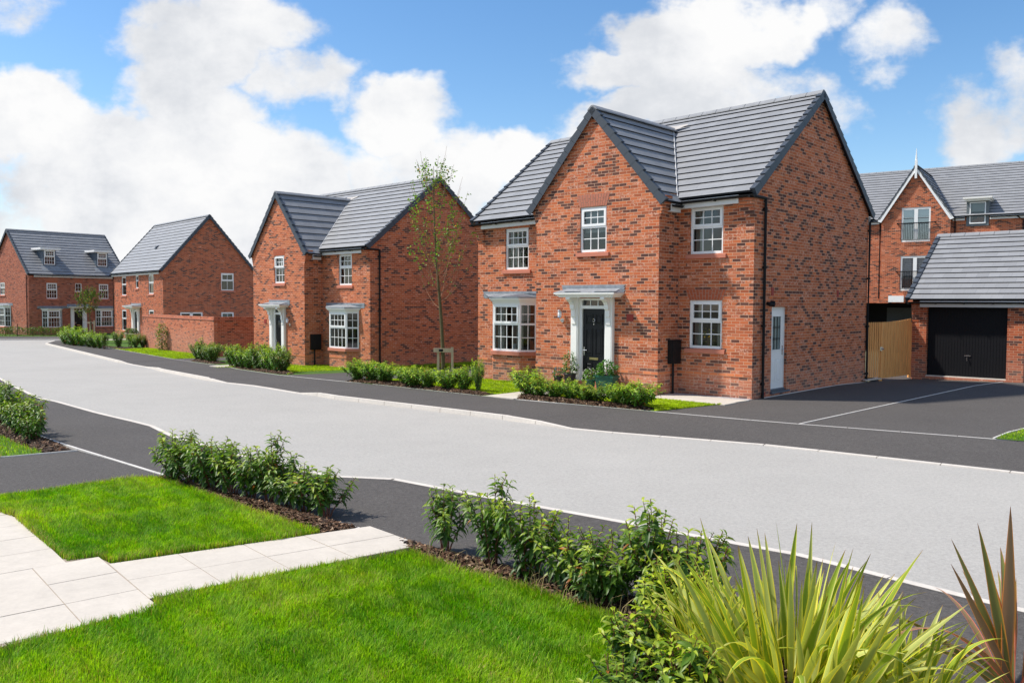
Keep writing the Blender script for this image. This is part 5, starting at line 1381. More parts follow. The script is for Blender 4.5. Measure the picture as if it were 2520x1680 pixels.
# grass
grass('grass', LAWN3, 230000, -.04, .030, .078, .0024, 21, 'large bright green lawn filling the bottom foreground')
grass('grass', LAWN2, 120000, -.04, .030, .070, .0026, 22, 'small bright green lawn beside the left flagged path')
grass('grass', LAWN1, 30000, -.04, .03, .06, .004, 23, 'wedge of lawn at the left edge beyond the driveway')
GLA = [(-4.4, 25.6), (-3.0, 24.2), (-1.5, 22.35), (-.45, 21.3), h1(-5.05, -3.6), h1(-5.05, -1.0), h1(-6.1, -.95), h1(-6.4, -.05), h1(-9.2, -.03), h1(-9.2, 2), (-2.6, 26.8)]
GLB = [h1(-4.05, -3.55), h1(-4.05, -2.2), h1(-2.05, -2.2), h1(-2.05, -1.58), h1(.02, -1.58), (4.78, 19.33), (3.02, 18.0), (3.1, 18.5), (1.6, 20.1), (.5, 21.35)]
GL2 = [(-7.55, 28.6), hx(O2, T2, -.02, -3.2), hx(O2, T2, 0, 0), hx(O2, T2, -3.2, -.02), hx(O2, T2, -3.3, -.9), hx(O2, T2, -4.8, -.9), hx(O2, T2, -4.9, -4), (-10.3, 34.3), (-8.0, 31.0)]
GL2B = [hx(O2, T2, .02, 0), hx(O2, T2, 1.15, .2), hx(O2, T2, 1.15, 7), hx(O2, T2, .02, 7)]
GL3 = [(-23.2, 49.4), (-15.61, 39.25), (-14.9, 39.9), (-14.5, 41.3), (-21.9, 50.5), (-21.2, 49.9), (-22.0, 47.9)]
GLR = [(8.30, 14.5), (8.64, 14.9), (9.4, 15.52), (11.5, 17.2), (14, 15.5), (13.9, 10.6)]
for i, (p, n, h, lab) in enumerate(((GLA, 26000, .05, 'lawn below the canted bay of the nearest house'), (GLB, 22000, .05, 'lawn patch beside the path to the nearest front door'), (GL2, 14000, .06, 'lawn below the bay of the second house'), (GL2B, 9000, .14, 'ground cover along the side wall of the second house'), (GL3, 16000, .07, 'lawn strip below the brick garden wall'), (GLR, 26000, .055, 'wedge of lawn at the right edge beyond the driveway'))):
    grass('grass', p, n, .01, h * .6, h, .006 if i != 5 else .004, 30 + i, lab, True, (.6, .65, .5, 0, .45, .2)[i])

# striped flax
def straps(name, label, specs, mat, cols, group=None, cat='plant', seg=11, loc=(0, 0, 0), rim=.62):
    root = thing(name, label, cat, loc, 0, group)
    V, F, Cc = [], [], []; rng = np.random.default_rng(99)
    xs = [-1, -rim, 0, rim, 1]
    for (bx, by, az, t0, ln, wd, bend, tw) in specs:
        p = np.array([bx, by, 0.]); d0 = np.array([math.cos(az), math.sin(az), 0]); i0 = len(V); side = np.array([-math.sin(az + tw), math.cos(az + tw), 0])
        a, b, c = cols(rng)
        for k in range(seg + 1):
            t = k / seg; th = t0 + bend * t ** 2.2
            d = d0 * math.sin(th) + np.array([0, 0, math.cos(th)])
            if k: p = p + d * ln / seg
            w = wd * (.55 + .45 * math.sin(min(1, t * 1.9) * math.pi / 2)) * min(1, (1.005 - t) * 1.9) ** .8 / 2
            nn_ = np.cross(side, d)
            for x in xs:
                V.append(p + side * x * w - nn_ * abs(x) * w * (-.32))
                cc = a if abs(x) == 1 else b
                tipf = max(0, (t - .93) / .07); Cc.append(np.append(cc * (1 - tipf) + np.array([.25, .10, .03]) * tipf, 1))
        for k in range(seg):
            for q in range(4):
                F += [i0 + k * 5 + q, i0 + k * 5 + q + 1, i0 + (k + 1) * 5 + q + 1, i0 + (k + 1) * 5 + q]
    nf = len(F) // 4
    np_obj('leaves', np.array(V), np.array(F), np.arange(nf) * 4, np.full(nf, 4), mat, root, np.array(Cc))
    return root
rng = np.random.default_rng(77)
def ycols(r):
    v = r.uniform(.75, 1.2); g = np.array([.30, .40, .035]) if r.random() < .55 else np.array([.50, .54, .15])
    y = np.array([1.0, .82, .07]) if r.random() < .75 else np.array([.85, .76, .25])
    return y * v, g * v, y * v
def fan(n, R0, spread, l0, l1, w0, w1, bendy):
    o = []
    for i in range(n):
        a = rng.uniform(0, 6.28); ra = R0 * math.sqrt(rng.random()); t0 = min(1.1, abs(rng.normal(0, spread)) + ra * .9)
        az = a + rng.normal(0, .4)
        tw = (-math.pi / 2 - az + rng.normal(0, .5)) if rng.random() < .6 else rng.uniform(-1.5, 1.5)
        bend = rng.uniform(0, .4) if rng.random() > bendy else rng.uniform(.9, 2.0)
        o.append((math.cos(a) * ra, math.sin(a) * ra, az, t0, rng.uniform(l0, l1) * (1 - .2 * t0), rng.uniform(w0, w1), bend, tw))
    return o
straps('striped_flax', 'large yellow edged green strap leaved flax clump in the bottom right foreground', fan(210, .40, .46, .55, 1.1, .046, .070, .26), M['phor'], ycols, loc=(1.66, 4.98, -.03))
straps('striped_flax', 'lower sprawling yellow edged flax clump between the laurels and the large flax', fan(80, .16, .45, .42, .8, .024, .038, .25), M['phor'], ycols, loc=(1.22, 5.3, -.03))
straps('striped_flax', 'small pale flax clump between the large striped flax and the bronze flax', fan(80, .22, .5, .4, .72, .03, .05, .3), M['phor'], ycols, loc=(2.28, 4.85, -.03))
def bcols(r):
    v = r.uniform(.8, 1.2); e = np.array([.95, .22, .17]) if r.random() < .55 else np.array([.95, .38, .06]); b = np.array([.27, .19, .10]) if r.random() < .5 else np.array([.20, .22, .06])
    return e * v, b * v, e * v
sp = []
for (bx, by, az, t0, ln, wd_, bend) in ((.0, .0, 3.05, .19, 1.05, .036, .06), (.02, .02, 2.95, .36, .98, .040, .06), (.03, 0, 3.2, .48, .9, .034, .04), (-.04, .0, 1.0, .05, 1.12, .058, .04), (.0, .03, 2.7, .14, .80, .056, .1), (.1, .03, .2, .10, 1.1, .055, .1),
      (.02, -.04, 3.15, .62, .95, .040, 1.5), (.0, 0, 3.35, .75, .85, .036, 1.2), (.0, -.05, 3.3, .9, .95, .038, .9), (-.05, .1, 2.9, .8, 1.0, .036, 1.1), (.05, 0, -.3, .4, 1., .05, .3), (.04, -.05, -1.2, .35, .9, .05, .4), (.02, .04, 1.2, .4, .9, .05, .5), (.02, .02, 2.5, .30, .62, .03, .3)):
    sp.append((bx, by, az, t0, ln, wd_ * 1.7, bend, -math.pi / 2 - az + rng.normal(0, .35)))
for i in range(9):
    a = rng.uniform(-1.4, 1.8); sp.append((math.cos(a) * .06, math.sin(a) * .06, a, rng.uniform(.3, .9), rng.uniform(.5, .9), .045, rng.uniform(.2, 1.0), -math.pi / 2 - a + rng.normal(0, .6)))
straps('bronze_flax', 'bronze red strap leaved flax with pink edges at the right edge', sp, M['bronze'], bcols, loc=(3.02, 5.05, -.03), rim=.72)

# trees
def tree(name, label, loc, H, trunk_r, lean, nb, spread, leaf, nleaf, seed, zc0, colA, colB, group=None, whip=True, wd=1.0):
    rng = np.random.default_rng(seed); root = thing(name, label, 'tree', loc, 0, group)
    tr = MB(); ts = np.linspace(0, 1, 14)
    path = [np.array([lean[0] * t + .035 * math.sin(7 * t), lean[1] * t + .03 * math.sin(5 * t + 1), H * .93 * t]) for t in ts]
    tr.tube(path, list(np.interp(ts, [0, .12, .5, 1], [trunk_r * 1.15, trunk_r, trunk_r * .62, .006])), 9)
    tr.build('trunk', M['bark'], root, smooth=True, uv=False)
    br = MB(); P, D, Nn, Ln, Cc = [], [], [], [], []
    A = np.array(path)
    def along(t): k = min(12, int(t * 13)); u = t * 13 - k; return A[k] * (1 - u) + A[k + 1] * u
    tips = []
    for i in range(nb):
        t = rng.uniform(zc0, .93); o = along(t); az = i * 2.4 + rng.normal(0, .4)
        ln = (1 - t) ** .75 * spread * 1.75 * rng.uniform(.65, 1.2) + .25; up = rng.uniform(.7, 1.25) + t * .7
        q = []
        for s in np.linspace(0, 1, 7):
            rad = ln * .62 * (s ** .75) * wd; z = ln * up * .85 * (s ** 1.35)
            q.append(o + np.array([math.cos(az) * rad, math.sin(az) * rad, z]) + rng.normal(0, .012, 3) * (s > 0))
        r0 = trunk_r * .32 * (1.1 - t)
        br.tube(q, list(np.linspace(max(.006, r0), .0025, 7)), 5, False); tips.append((np.array(q), t))
        for k in range(2):
            s = rng.uniform(.3, .8); o2 = q[int(s * 6)]; a3 = az + rng.normal(0, .9); l3 = ln * rng.uniform(.2, .42)
            q2 = [o2 + np.array([math.cos(a3) * l3 * .5 * u, math.sin(a3) * l3 * .5 * u, l3 * up * .8 * u ** 1.2]) for u in np.linspace(0, 1, 4)]
            br.tube(q2, [.004, .0035, .003, .002], 4, False); tips.append((np.array(q2), t))
    br.build('branches', M['twig'], root, smooth=True, uv=False)
    wts = np.array([(.12 if (whip and t < .42) else 1.) * len(q) for q, t in tips]); wts *= rng.uniform(.25, 1.8, len(wts)); wts /= wts.sum()
    idx = rng.choice(len(tips), nleaf, p=wts)
    cen = rng.uniform(.35, 1, len(tips))
    for j in idx:
        q, t = tips[j]; s = min(.999, max(.15, cen[j] + rng.normal(0, .16))) * (len(q) - 1); k = int(s); p = q[k] * (1 - (s - k)) + q[k + 1] * (s - k) + rng.normal(0, .045, 3)
        d = rng.normal(0, 1, 3); d[2] = d[2] * .5 - .25
        P.append(p); D.append(d); Nn.append(rng.normal(0, .6, 3) + np.array([0, 0, 1])); Ln.append(leaf * rng.uniform(.6, 1.2))
        u = rng.random(); c = colA * (1 - u) + colB * u
        if rng.random() < .035: c = np.array([.55, .28, .03])
        Cc.append(c * rng.uniform(.7, 1.3))
    Ln = np.array(Ln); n = len(P)
    leaf_mesh('crown', np.array(P), np.array(D), np.array(Nn), Ln, Ln * .36, np.full(n, .2), np.full(n, .25), np.array(Cc), M['tleaf'], root)
    return root
TX, TY = -2.02, 25.0
tree('young_tree', 'tall slender young tree with sparse green leaves tied to stakes before the second house', (TX, TY, GZ(TY)), 6.75, .060, (-.30, .0), 48, 1.35, .072, 1450, 5, .34, np.array([.085, .19, .03]), np.array([.24, .34, .05]))
def stakes(label, x, y, xl, xr, top, rail, group):
    t = thing('tree_stake', label, 'stake', (x, y, GZ(y)), 0, group); tp = top
    a = MB(); a.box(xl - .035, xl + .035, .03, .10, -.1, rail); a.build('post', M['stake'], t)
    a = MB(); a.box(xr - .035, xr + .035, -.06, .01, -.1, tp); a.build('post', M['stake'], t)
    a = MB(); a.box(xl - .13, xr - .037, -.05, -.005, rail - .06, rail + .06); a.build('rail', M['stake'], t)
    a = MB(); a.lathe([(.075, -.035), (.085, -.03), (.085, .03), (.075, .035), (.06, .03), (.06, -.03), (.075, -.035)], 14, (0, .0, rail)); a.build('tree_tie', M['black'], t)
    return t
stakes('pale timber double stake and crossbar holding the tall young tree', TX - .06, TY, -.09, .33, 1.02, .93, 'tree stakes')
tx2, ty2 = -28.1, 57.0
tree('small_tree', 'small round crowned staked tree before the dormer house', (tx2, ty2, GZ(ty2)), 3.5, .05, (-.15, 0), 30, 1.15, .10, 1500, 8, .42, np.array([.07, .11, .025]), np.array([.14, .17, .04]), whip=False, wd=1.25)
stakes('pair of thin timber stakes beside the small tree before the dormer house', tx2, ty2, -.12, .2, 1.5, 1.35, 'tree stakes')

# climber on the garden wall
def bushy(name, label, cat, loc, prof, n, leaf, seed, cols, stem=True, group=None, flowers=None, fname='flowers'):
    """leaf cloud inside a profile of (z, radius)"""
    rng = np.random.default_rng(seed); root = thing(name, label, cat, loc, 0, group)
    zs = [p[0] for p in prof]; rs = [p[1] for p in prof]
    zz = rng.uniform(zs[0], zs[-1], n * 3); k = rng.random(n * 3) < (np.interp(zz, zs, rs) / max(rs)) ** 1.3; zz = zz[k][:n]; n = len(zz)
    a = rng.uniform(0, 6.28, n); r = np.interp(zz, zs, rs) * np.sqrt(rng.uniform(.1, 1, n)) * (1 + .25 * np.sin(a * 3 + zz * 9))
    P = np.column_stack([np.cos(a) * r, np.sin(a) * r, zz]); D = np.column_stack([np.cos(a), np.sin(a), rng.uniform(-.3, .9, n)]) + rng.normal(0, .4, (n, 3))
    Ln = leaf * rng.uniform(.6, 1.3, n); u = rng.random((n, 1)); C = cols[0] * (1 - u) + cols[1] * u; C = C * rng.uniform(.7, 1.3, (n, 1))
    if stem:
        s = MB()
        for i in range(4):
            b = i * 1.57; s.tube([(math.cos(b) * .01, math.sin(b) * .01, zs[0] - .05), (math.cos(b) * max(rs) * .2, math.sin(b) * max(rs) * .2, zs[-1] * .5), (math.cos(b) * max(rs) * .35, math.sin(b) * max(rs) * .35, zs[-1] * .9)], [.01, .007, .003], 5)
        s.build('stems', M['twig'], root, uv=False)
    leaf_mesh('foliage', P, D, np.column_stack([np.zeros(n), np.zeros(n), np.ones(n)]) + rng.normal(0, .4, (n, 3)), Ln, Ln * .3, np.full(n, .3), np.full(n, .3), C, M['leaf'], root)
    if flowers is not None:
        m = flowers[0]; a = rng.uniform(0, 6.28, m); t = rng.uniform(.25, 1, m); z = zs[0] + (zs[-1] - zs[0]) * t; r = np.interp(z, zs, rs) * 1.05
        P = np.column_stack([np.cos(a) * r, np.sin(a) * r, z]); P = np.repeat(P, 5, 0); b = np.tile(np.arange(5) * 1.2566, m)
        D = np.column_stack([np.cos(b), np.sin(b), .25 + 0 * b]) + np.repeat(rng.normal(0, .5, (m, 3)), 5, 0); k = len(P)
        leaf_mesh(fname, P, D, np.tile([0, 0, 1.], (k, 1)), np.full(k, flowers[2]), np.full(k, flowers[2] * .4), np.full(k, .1), np.full(k, .1), np.tile(flowers[1], (k, 1)) * rng.uniform(.85, 1.1, (k, 1)), M['flower'], root)
    return root
GRN = (np.array([.035, .10, .018]), np.array([.13, .24, .03]))
bushy('climbing_plant', 'narrow yellow green climbing plant standing against the brick garden wall', 'plant', (-19.2, 46.75, GZ(46.8)), [(0, .22), (.3, .3), (.6, .24), (1.0, .33), (1.3, .22), (1.6, .07)], 700, .09, 31, (np.array([.04, .11, .02]), np.array([.28, .30, .04])))
# far hedge before the dormer house
rng = np.random.default_rng(3)
hd = thing('hedge', 'long low clipped hedge before the dormer house at the far left', 'hedge', (-41, 67, GZ(67)))
n = 5200; tt_ = rng.uniform(0, 1, n); hgt = .72 + .05 * np.sin(tt_ * 40) 
px = -6 + tt_ * 11.6; py = -.8 + tt_ * 1.7 + rng.uniform(-.3, .3, n); pz = hgt * rng.uniform(.02, 1, n) ** .7
Ln = rng.uniform(.06, .12, n); u = rng.random((n, 1)); C = np.array([.05, .11, .02]) * (1 - u) + np.array([.17, .20, .035]) * u
low = (pz < .35) & (rng.random(n) < .5); C[low] = np.array([.24, .17, .06])
st = MB()
for i in range(46):
    x = -5.9 + i * .25; y = -.8 + (x + 6) / 11.6 * 1.7; st.tube([(x, y, -.05), (x + rr.uniform(-.05, .05), y, .55)], [.012, .006], 4)
st.build('stems', M['twig'], hd, uv=False)
leaf_mesh('foliage', np.column_stack([px, py, pz]), rng.normal(0, 1, (n, 3)) + np.array([0, -.4, .4]), rng.normal(0, .5, (n, 3)) + np.array([0, 0, 1]), Ln, Ln * .3, np.full(n, .2), np.full(n, .3), C, M['leaf'], hd)
for i, x in enumerate((-42.6, -38.9)):
    a = MB(); a.tube([(0, 0, -.1), (0, 0, .95)], .025, 6); a.lathe([(.03, .95), (.035, .97), (.02, 1.0), (0, 1.005)], 8); o = a.build('hedge_post', M['black']); o.location = (x, 66.15 + (x + 47) / 11.6 * 1.5 - .1, GZ(66))
    tag(o, ['thin dark post in the far hedge, left of the dormer house corner', 'thin dark post in the far hedge, below the dormer house bay'][i], 'post', 'posts in the far hedge')

# pots
def pot(name, label, loc, prof, mat, group=None, n=24):
    a = MB(); a.lathe(prof, n); o = a.build(name, M[mat], None, True); o.location = loc; return tag(o, label, 'plant pot', group)
def soil(o, r, z):
    a = MB(); a.lathe([(r, 0), (r * .5, .01), (0, .015)], 18, (0, 0, z)); a.build('compost', M['soil'], o)
WHT, PUR, RED = np.array([.85, .85, .8]), np.array([.30, .24, .62]), np.array([.55, .12, .10])
p = h1(-4.55, -1.25); o = pot('plant_pot', 'black round pot of white flowers left of the nearest front door', (p[0], p[1], .024), [(0, 0), (.12, 0), (.155, .38), (.17, .382), (.17, .42), (.15, .42), (.145, .37)], 'potblack', 'pots at the nearest front door'); soil(o, .147, .38)
bushy('flowering_plant', 'upright dark leaved plant with white flowers in the black pot', 'plant', (p[0], p[1], .40), [(0, .12), (.12, .2), (.3, .17), (.48, .15), (.62, .05)], 420, .06, 41, GRN, flowers=(46, WHT, .022))
p = h1(-4.9, -1.3); o = pot('plant_pot', 'small black pot of purple flowers left of the round black pot', (p[0], p[1], .024), [(0, 0), (.09, 0), (.12, .3), (.13, .3), (.13, .33), (.115, .33), (.11, .29)], 'potblack', 'pots at the nearest front door'); soil(o, .112, .3)
bushy('flowering_plant', 'low plant with purple flowers in the small black pot', 'plant', (p[0], p[1], .31), [(0, .1), (.08, .17), (.2, .14), (.28, .05)], 220, .05, 42, GRN, flowers=(40, PUR, .022))
p = h1(-3.36, -1.25); a = MB()
a.hexa([(-.22, -.1, 0), (.22, -.1, 0), (.22, .1, 0), (-.22, .1, 0), (-.28, -.13, .40), (.28, -.13, .40), (.28, .13, .40), (-.28, .13, .40)])
for q in ((-.305, .305, -.155, -.125), (-.305, .305, .125, .155), (-.305, -.27, -.125, .125), (.27, .305, -.125, .125)): a.box(q[0], q[1], q[2], q[3], .385, .435)
o = a.build('plant_trough', M['potgreen']); o.location = (p[0], p[1], .024); o.rotation_euler = (0, 0, TH1 - math.pi / 2); tag(o, 'green rectangular planter right of the nearest front door', 'plant pot', 'pots at the nearest front door')
a = MB(); a.box(-.27, .27, -.12, .12, .39, .405); a.build('compost', M['soil'], o)
bushy('flowering_plant', 'leafy plant with broad leaves in the green planter', 'plant', (p[0], p[1], .42), [(0, .16), (.12, .24), (.3, .22), (.42, .08)], 260, .09, 43, (np.array([.04, .12, .03]), np.array([.13, .26, .04])), flowers=(14, WHT, .02))
p = h1(-3.80, -1.35); o = pot('plant_pot', 'small green pot of trailing white flowers before the nearest front door', (p[0], p[1], .024), [(0, 0), (.10, 0), (.13, .28), (.14, .28), (.14, .31), (.125, .31), (.12, .27)], 'potgreen', 'pots at the nearest front door'); soil(o, .122, .28)
bushy('flowering_plant', 'trailing plant covered in white flowers in the small green pot', 'plant', (p[0], p[1], .29), [(-.06, .16), (.08, .22), (.22, .2), (.34, .07)], 340, .045, 44, (np.array([.07, .18, .03]), np.array([.18, .32, .04])), flowers=(60, WHT, .022))
for i, (xx, lab) in enumerate(((-4.9, 'left'), (-3.7, 'right'))):
    p = hx(O3, T3, xx, -.8); zz = GZ(p[1]) + .03
    o = pot('plant_pot', f'cream planter {"farther from" if i == 0 else "nearer to"} the garden wall at the third house door', (p[0], p[1], zz), [(0, 0), (.20, 0), (.29, .40), (.34, .41), (.34, .47), (.30, .47), (.28, .42)], 'potcream', 'cream planters at the third house door'); soil(o, .285, .43)
    bushy('flowering_plant', f'grey green wispy plant in the cream planter {"farther from" if i == 0 else "nearer to"} the garden wall', 'plant', (p[0], p[1], zz + .42), [(0, .2), (.15, .28), (.4, .1)], 260, .12, 51 + i, (np.array([.08, .13, .06]), np.array([.2, .24, .12])), group='plants in the cream planters')

p = h1(-7.55, -.12); o = pot('jug', 'white jug standing inside the bay window of the nearest house', (p[0], p[1], .78), [(0, 0), (.06, 0), (.085, .08), (.07, .2), (.06, .25), (.075, .29), (.06, .29), (.05, .2)], 'white'); o['category'] = 'jug'
a = MB(); a.box(-.45, .45, -.1, .1, -.02, 0); o = a.build('window_board', M['white'], H1); o.location = (-7.7, -.1, .78)
p = h1(-7.32, -.1); o = pot('plant_pot', 'small green pot inside the bay window of the nearest house', (p[0], p[1], .78), [(0, 0), (.07, 0), (.09, .16), (.08, .16), (.07, .1)], 'potgreen')
a = MB(); a.box(-1.7, -.85, .12, .30, 1.16, 1.185); a.build('window_board', M['white'], H1)
p = h1(-1.28, .2); bushy('flowering_plant', 'yellow flowers inside the ground floor window beside the meter box', 'plant', (p[0], p[1], 1.185), [(0, .03), (.1, .05), (.3, .16), (.5, .12)], 90, .06, 71, GRN, flowers=(40, np.array([.75, .55, .04]), .035))

# dry grass stalks along the edge of the foreground bed
rng = np.random.default_rng(8); st_ = MB()
for i in range(70):
    t = rng.uniform(0, 1); e_ = [(-.9, 7.86), (-.41, 7.3), (.17, 6.88), (.47, 6.53), (.8, 6.27), (.8, 5.5)]; k = int(t * 5); u = t * 5 - k
    x = e_[k][0] * (1 - u) + e_[k + 1][0] * u + rng.normal(0, .04); y = e_[k][1] * (1 - u) + e_[k + 1][1] * u + rng.normal(0, .04)
    l_ = rng.uniform(.08, .22); a_ = rng.uniform(0, 6.28); b_ = rng.uniform(.2, 1.1)
    st_.tube([(x, y, -.03), (x + math.cos(a_) * l_ * b_ * .4, y + math.sin(a_) * l_ * b_ * .4, l_ * .6), (x + math.cos(a_) * l_ * b_, y + math.sin(a_) * l_ * b_, l_ * .85)], [.0018, .0014, .0006], 3)
o = st_.build('dry_grass', M['straw'], uv=False); tag(o, 'dry straw stalks along the bark edge of the large lawn', 'dry grass', None, 'stuff')

# brick garden wall of the third house
gw = thing('garden_wall', 'brick garden wall with coping that turns a corner before the third house', 'wall', (0, 0, 0))
a0, a1, a2 = Vector((-21.9, 50.55)), Vector((-14.47, 41.39)), Vector((-12.0, 43.75)); zt = 1.47
def wallrun(mb, p, q, z0, z1, t):
    d = (q - p).normalized(); nn_ = Vector((-d.y, d.x)) * t
    mb.hexa([(p.x, p.y, z0), (q.x, q.y, z0), (q.x + nn_.x, q.y + nn_.y, z0), (p.x + nn_.x, p.y + nn_.y, z0), (p.x, p.y, z1), (q.x, q.y, z1), (q.x + nn_.x, q.y + nn_.y, z1), (p.x + nn_.x, p.y + nn_.y, z1)])
b_ = MB(); wallrun(b_, a0, a1, -1.2, zt - .1, .215); wallrun(b_, a1 + (a1 - a0).normalized() * -.001, a2, -1.2, zt - .1, .215); b_.build('brickwork', M['brick_wall'], gw)
d01, d12 = (a1 - a0).normalized(), (a2 - a1).normalized(); off = Vector((d01.y, -d01.x)) * .03; off2 = Vector((d12.y, -d12.x)) * .03
cpm = MB(); wallrun(cpm, a0 + off, a1 + off + d01 * .03, zt - .1, zt - .055, .275); wallrun(cpm, a1 + off2 - d12 * .03, a2 + off2, zt - .102, zt - .057, .275); cpm.build('tile_creasing', M['archpink'], gw)
cpm = MB(); wallrun(cpm, a0, a1, zt - .055, zt + .06, .215); wallrun(cpm, a1, a2, zt - .057, zt + .058, .215); cpm.build('coping', M['brick_wall'], gw)

# timber fence and gate between the nearest house and the garage
f0, f1, f2 = Vector((10.74, 25.72)), Vector((11.42, 26.3)), Vector((13.0, 27.78))
def boards(mb, p, q, wd, z0, ztop, th=.02, gap=.012, alt=0):
    d = (q - p); n = max(1, int(d.length / wd)); d.normalize(); nn_ = Vector((-d.y, d.x)); st_ = (q - p).length / n
    for i in range(n):
        o = alt * (i % 2); a = p + d * (i * st_ + gap / 2) + nn_ * o; b = p + d * ((i + 1) * st_ - gap / 2) + nn_ * o; z1 = ztop((i + .5) / n)
        mb.hexa([(a.x, a.y, z0), (b.x, b.y, z0), (b.x + nn_.x * th, b.y + nn_.y * th, z0), (a.x + nn_.x * th, a.y + nn_.y * th, z0), (a.x, a.y, z1), (b.x, b.y, z1), (b.x + nn_.x * th, b.y + nn_.y * th, z1), (a.x + nn_.x * th, a.y + nn_.y * th, z1)])
fe = thing('timber_fence', 'close boarded honey coloured timber fence beside the garage', 'fence', (0, 0, 0))
b_ = MB(); boards(b_, f1, f2, .10, .0, lambda t: 1.74 + .09 * t * t, alt=.008); b_.build('boards', M['fence'], fe)
b_ = MB()
for q in (f1 - Vector((.03, .04)), f2):
    b_.box(q.x - .045, q.x + .045, q.y + .02, q.y + .11, -.1, 1.7)
b_.build('posts', M['fence'], fe)
ga = thing('timber_gate', 'ribbed timber garden gate beside the corner of the nearest house', 'gate', (0, 0, 0))
b_ = MB(); boards(b_, f0, f1, .065, .06, lambda t: 1.74, alt=.022); b_.build('boards', M['fence'], ga)
d = (f1 - f0).normalized(); nn_ = Vector((d.y, -d.x)); h_ = MB(); c = f0 + d * .82 + nn_ * .01
h_.box(c.x - .035, c.x + .035, c.y - .012, c.y + .01, .86, .98); h_.tube([(c.x, c.y - .01, .92), (c.x + nn_.x * .05, c.y + nn_.y * .05, .92)], .016, 8); h_.lathe([(.028, .0), (.034, .03), (.02, .05)], 10, (c.x + nn_.x * .05, c.y + nn_.y * .05, .895)); h_.build('latch', M['chrome'], ga)
b_ = MB(); q = f0 + Vector((-.03, -.03)); b_.hexa([(10.55, 25.35, .0), (11.35, 26.1, .0), (11.25, 26.22, .0), (10.5, 25.6, .0), (10.55, 25.35, .03), (11.35, 26.1, .03), (11.25, 26.22, .03), (10.5, 25.6, .03)]); o = b_.build('path', M['slab']); tag(o, kind='structure')

# ------------------------------------------------------------------ camera, sun, sky
CAM_H, PITCH, ROLL = 2.309, .046, .004
cam = bpy.data.cameras.new('camera'); co = bpy.data.objects.new('camera', cam); link(co)
cam.lens = 30.0; cam.sensor_width = 36; cam.clip_end = 5000; cam.clip_start = .05
co.matrix_world = Matrix.Translation((0, 0, CAM_H)) @ Matrix.Rotation(math.pi / 2 - PITCH, 4, 'X') @ Matrix.Rotation(ROLL, 4, 'Z')
scene.camera = co

SUN_AZ = Vector((-.992, .126)).normalized(); SUN_EL = R(53)
sv = Vector((SUN_AZ.x * math.cos(SUN_EL), SUN_AZ.y * math.cos(SUN_EL), math.sin(SUN_EL)))
sl = bpy.data.lights.new('sun', 'SUN'); sl.energy = 2.9; sl.angle = R(3); sl.color = (1, .945, .86)
so = bpy.data.objects.new('sun', sl); link(so); so.rotation_euler = (-sv).to_track_quat('-Z', 'Y').to_euler(); so.location = (-30, 10, 40)

wd = bpy.data.worlds.new('World'); scene.world = wd; wd.use_nodes = True
nt = wd.node_tree; nt.nodes.clear()
out = N(nt, 'ShaderNodeOutputWorld')
sky = N(nt, 'ShaderNodeTexSky'); sky.sky_type = 'NISHITA'; sky.sun_disc = False; sky.sun_elevation = SUN_EL
sky.sun_rotation = math.atan2(SUN_AZ.x, SUN_AZ.y); sky.air_density = 1.0; sky.dust_density = .4; sky.ozone_density = 2.2
hs = N(nt, 'ShaderNodeHueSaturation'); hs.inputs['Saturation'].default_value = 1.22; hs.inputs['Value'].default_value = .90; L(nt, sky.outputs[0], hs.inputs['Color'])
bg = N(nt, 'ShaderNodeBackground'); bg.inputs[1].default_value = .10; L(nt, hs.outputs[0], bg.inputs[0])
tc = N(nt, 'ShaderNodeTexCoord'); sp_ = N(nt, 'ShaderNodeSeparateXYZ'); L(nt, tc.outputs['Generated'], sp_.inputs[0])
yy = math_(nt, 'MAXIMUM', math_(nt, 'ABSOLUTE', sp_.outputs[1]), .22)
cb = N(nt, 'ShaderNodeCombineXYZ'); L(nt, math_(nt, 'DIVIDE', sp_.outputs[0], yy), cb.inputs[0]); L(nt, math_(nt, 'DIVIDE', sp_.outputs[2], yy), cb.inputs[1])
P2 = cb.outputs[0]
def vnoise(scale, detail, rough, off):
    mp = N(nt, 'ShaderNodeMapping'); mp.inputs['Location'].default_value = off; mp.inputs['Scale'].default_value = (1, 1.25, 1); L(nt, P2, mp.inputs[0])
    n = N(nt, 'ShaderNodeTexNoise'); n.inputs['Scale'].default_value = scale; n.inputs['Detail'].default_value = detail; n.inputs['Roughness'].default_value = rough
    L(nt, mp.outputs[0], n.inputs['Vector']); return n
wn = vnoise(5.5, 5, .6, (3, 1, 0)); 
vm = N(nt, 'ShaderNodeVectorMath'); vm.operation = 'SUBTRACT'; L(nt, wn.outputs['Color'], vm.inputs[0]); vm.inputs[1].default_value = (.5, .5, .5)
vs_ = N(nt, 'ShaderNodeVectorMath'); vs_.operation = 'SCALE'; vs_.inputs['Scale'].default_value = .17; L(nt, vm.outputs[0], vs_.inputs[0])
va = N(nt, 'ShaderNodeVectorMath'); va.operation = 'ADD'; L(nt, P2, va.inputs[0]); L(nt, vs_.outputs[0], va.inputs[1]); PW = va.outputs[0]
def dirpt(u, v):
    u, v = u - 1260, v - 840
    u, v = u * math.cos(ROLL) + v * math.sin(ROLL), -u * math.sin(ROLL) + v * math.cos(ROLL)
    x, z = u / 2100, -v / 2100; c, s = math.cos(PITCH), math.sin(PITCH)
    Y, Z = c + z * s, -s + z * c
    return x / Y, Z / Y
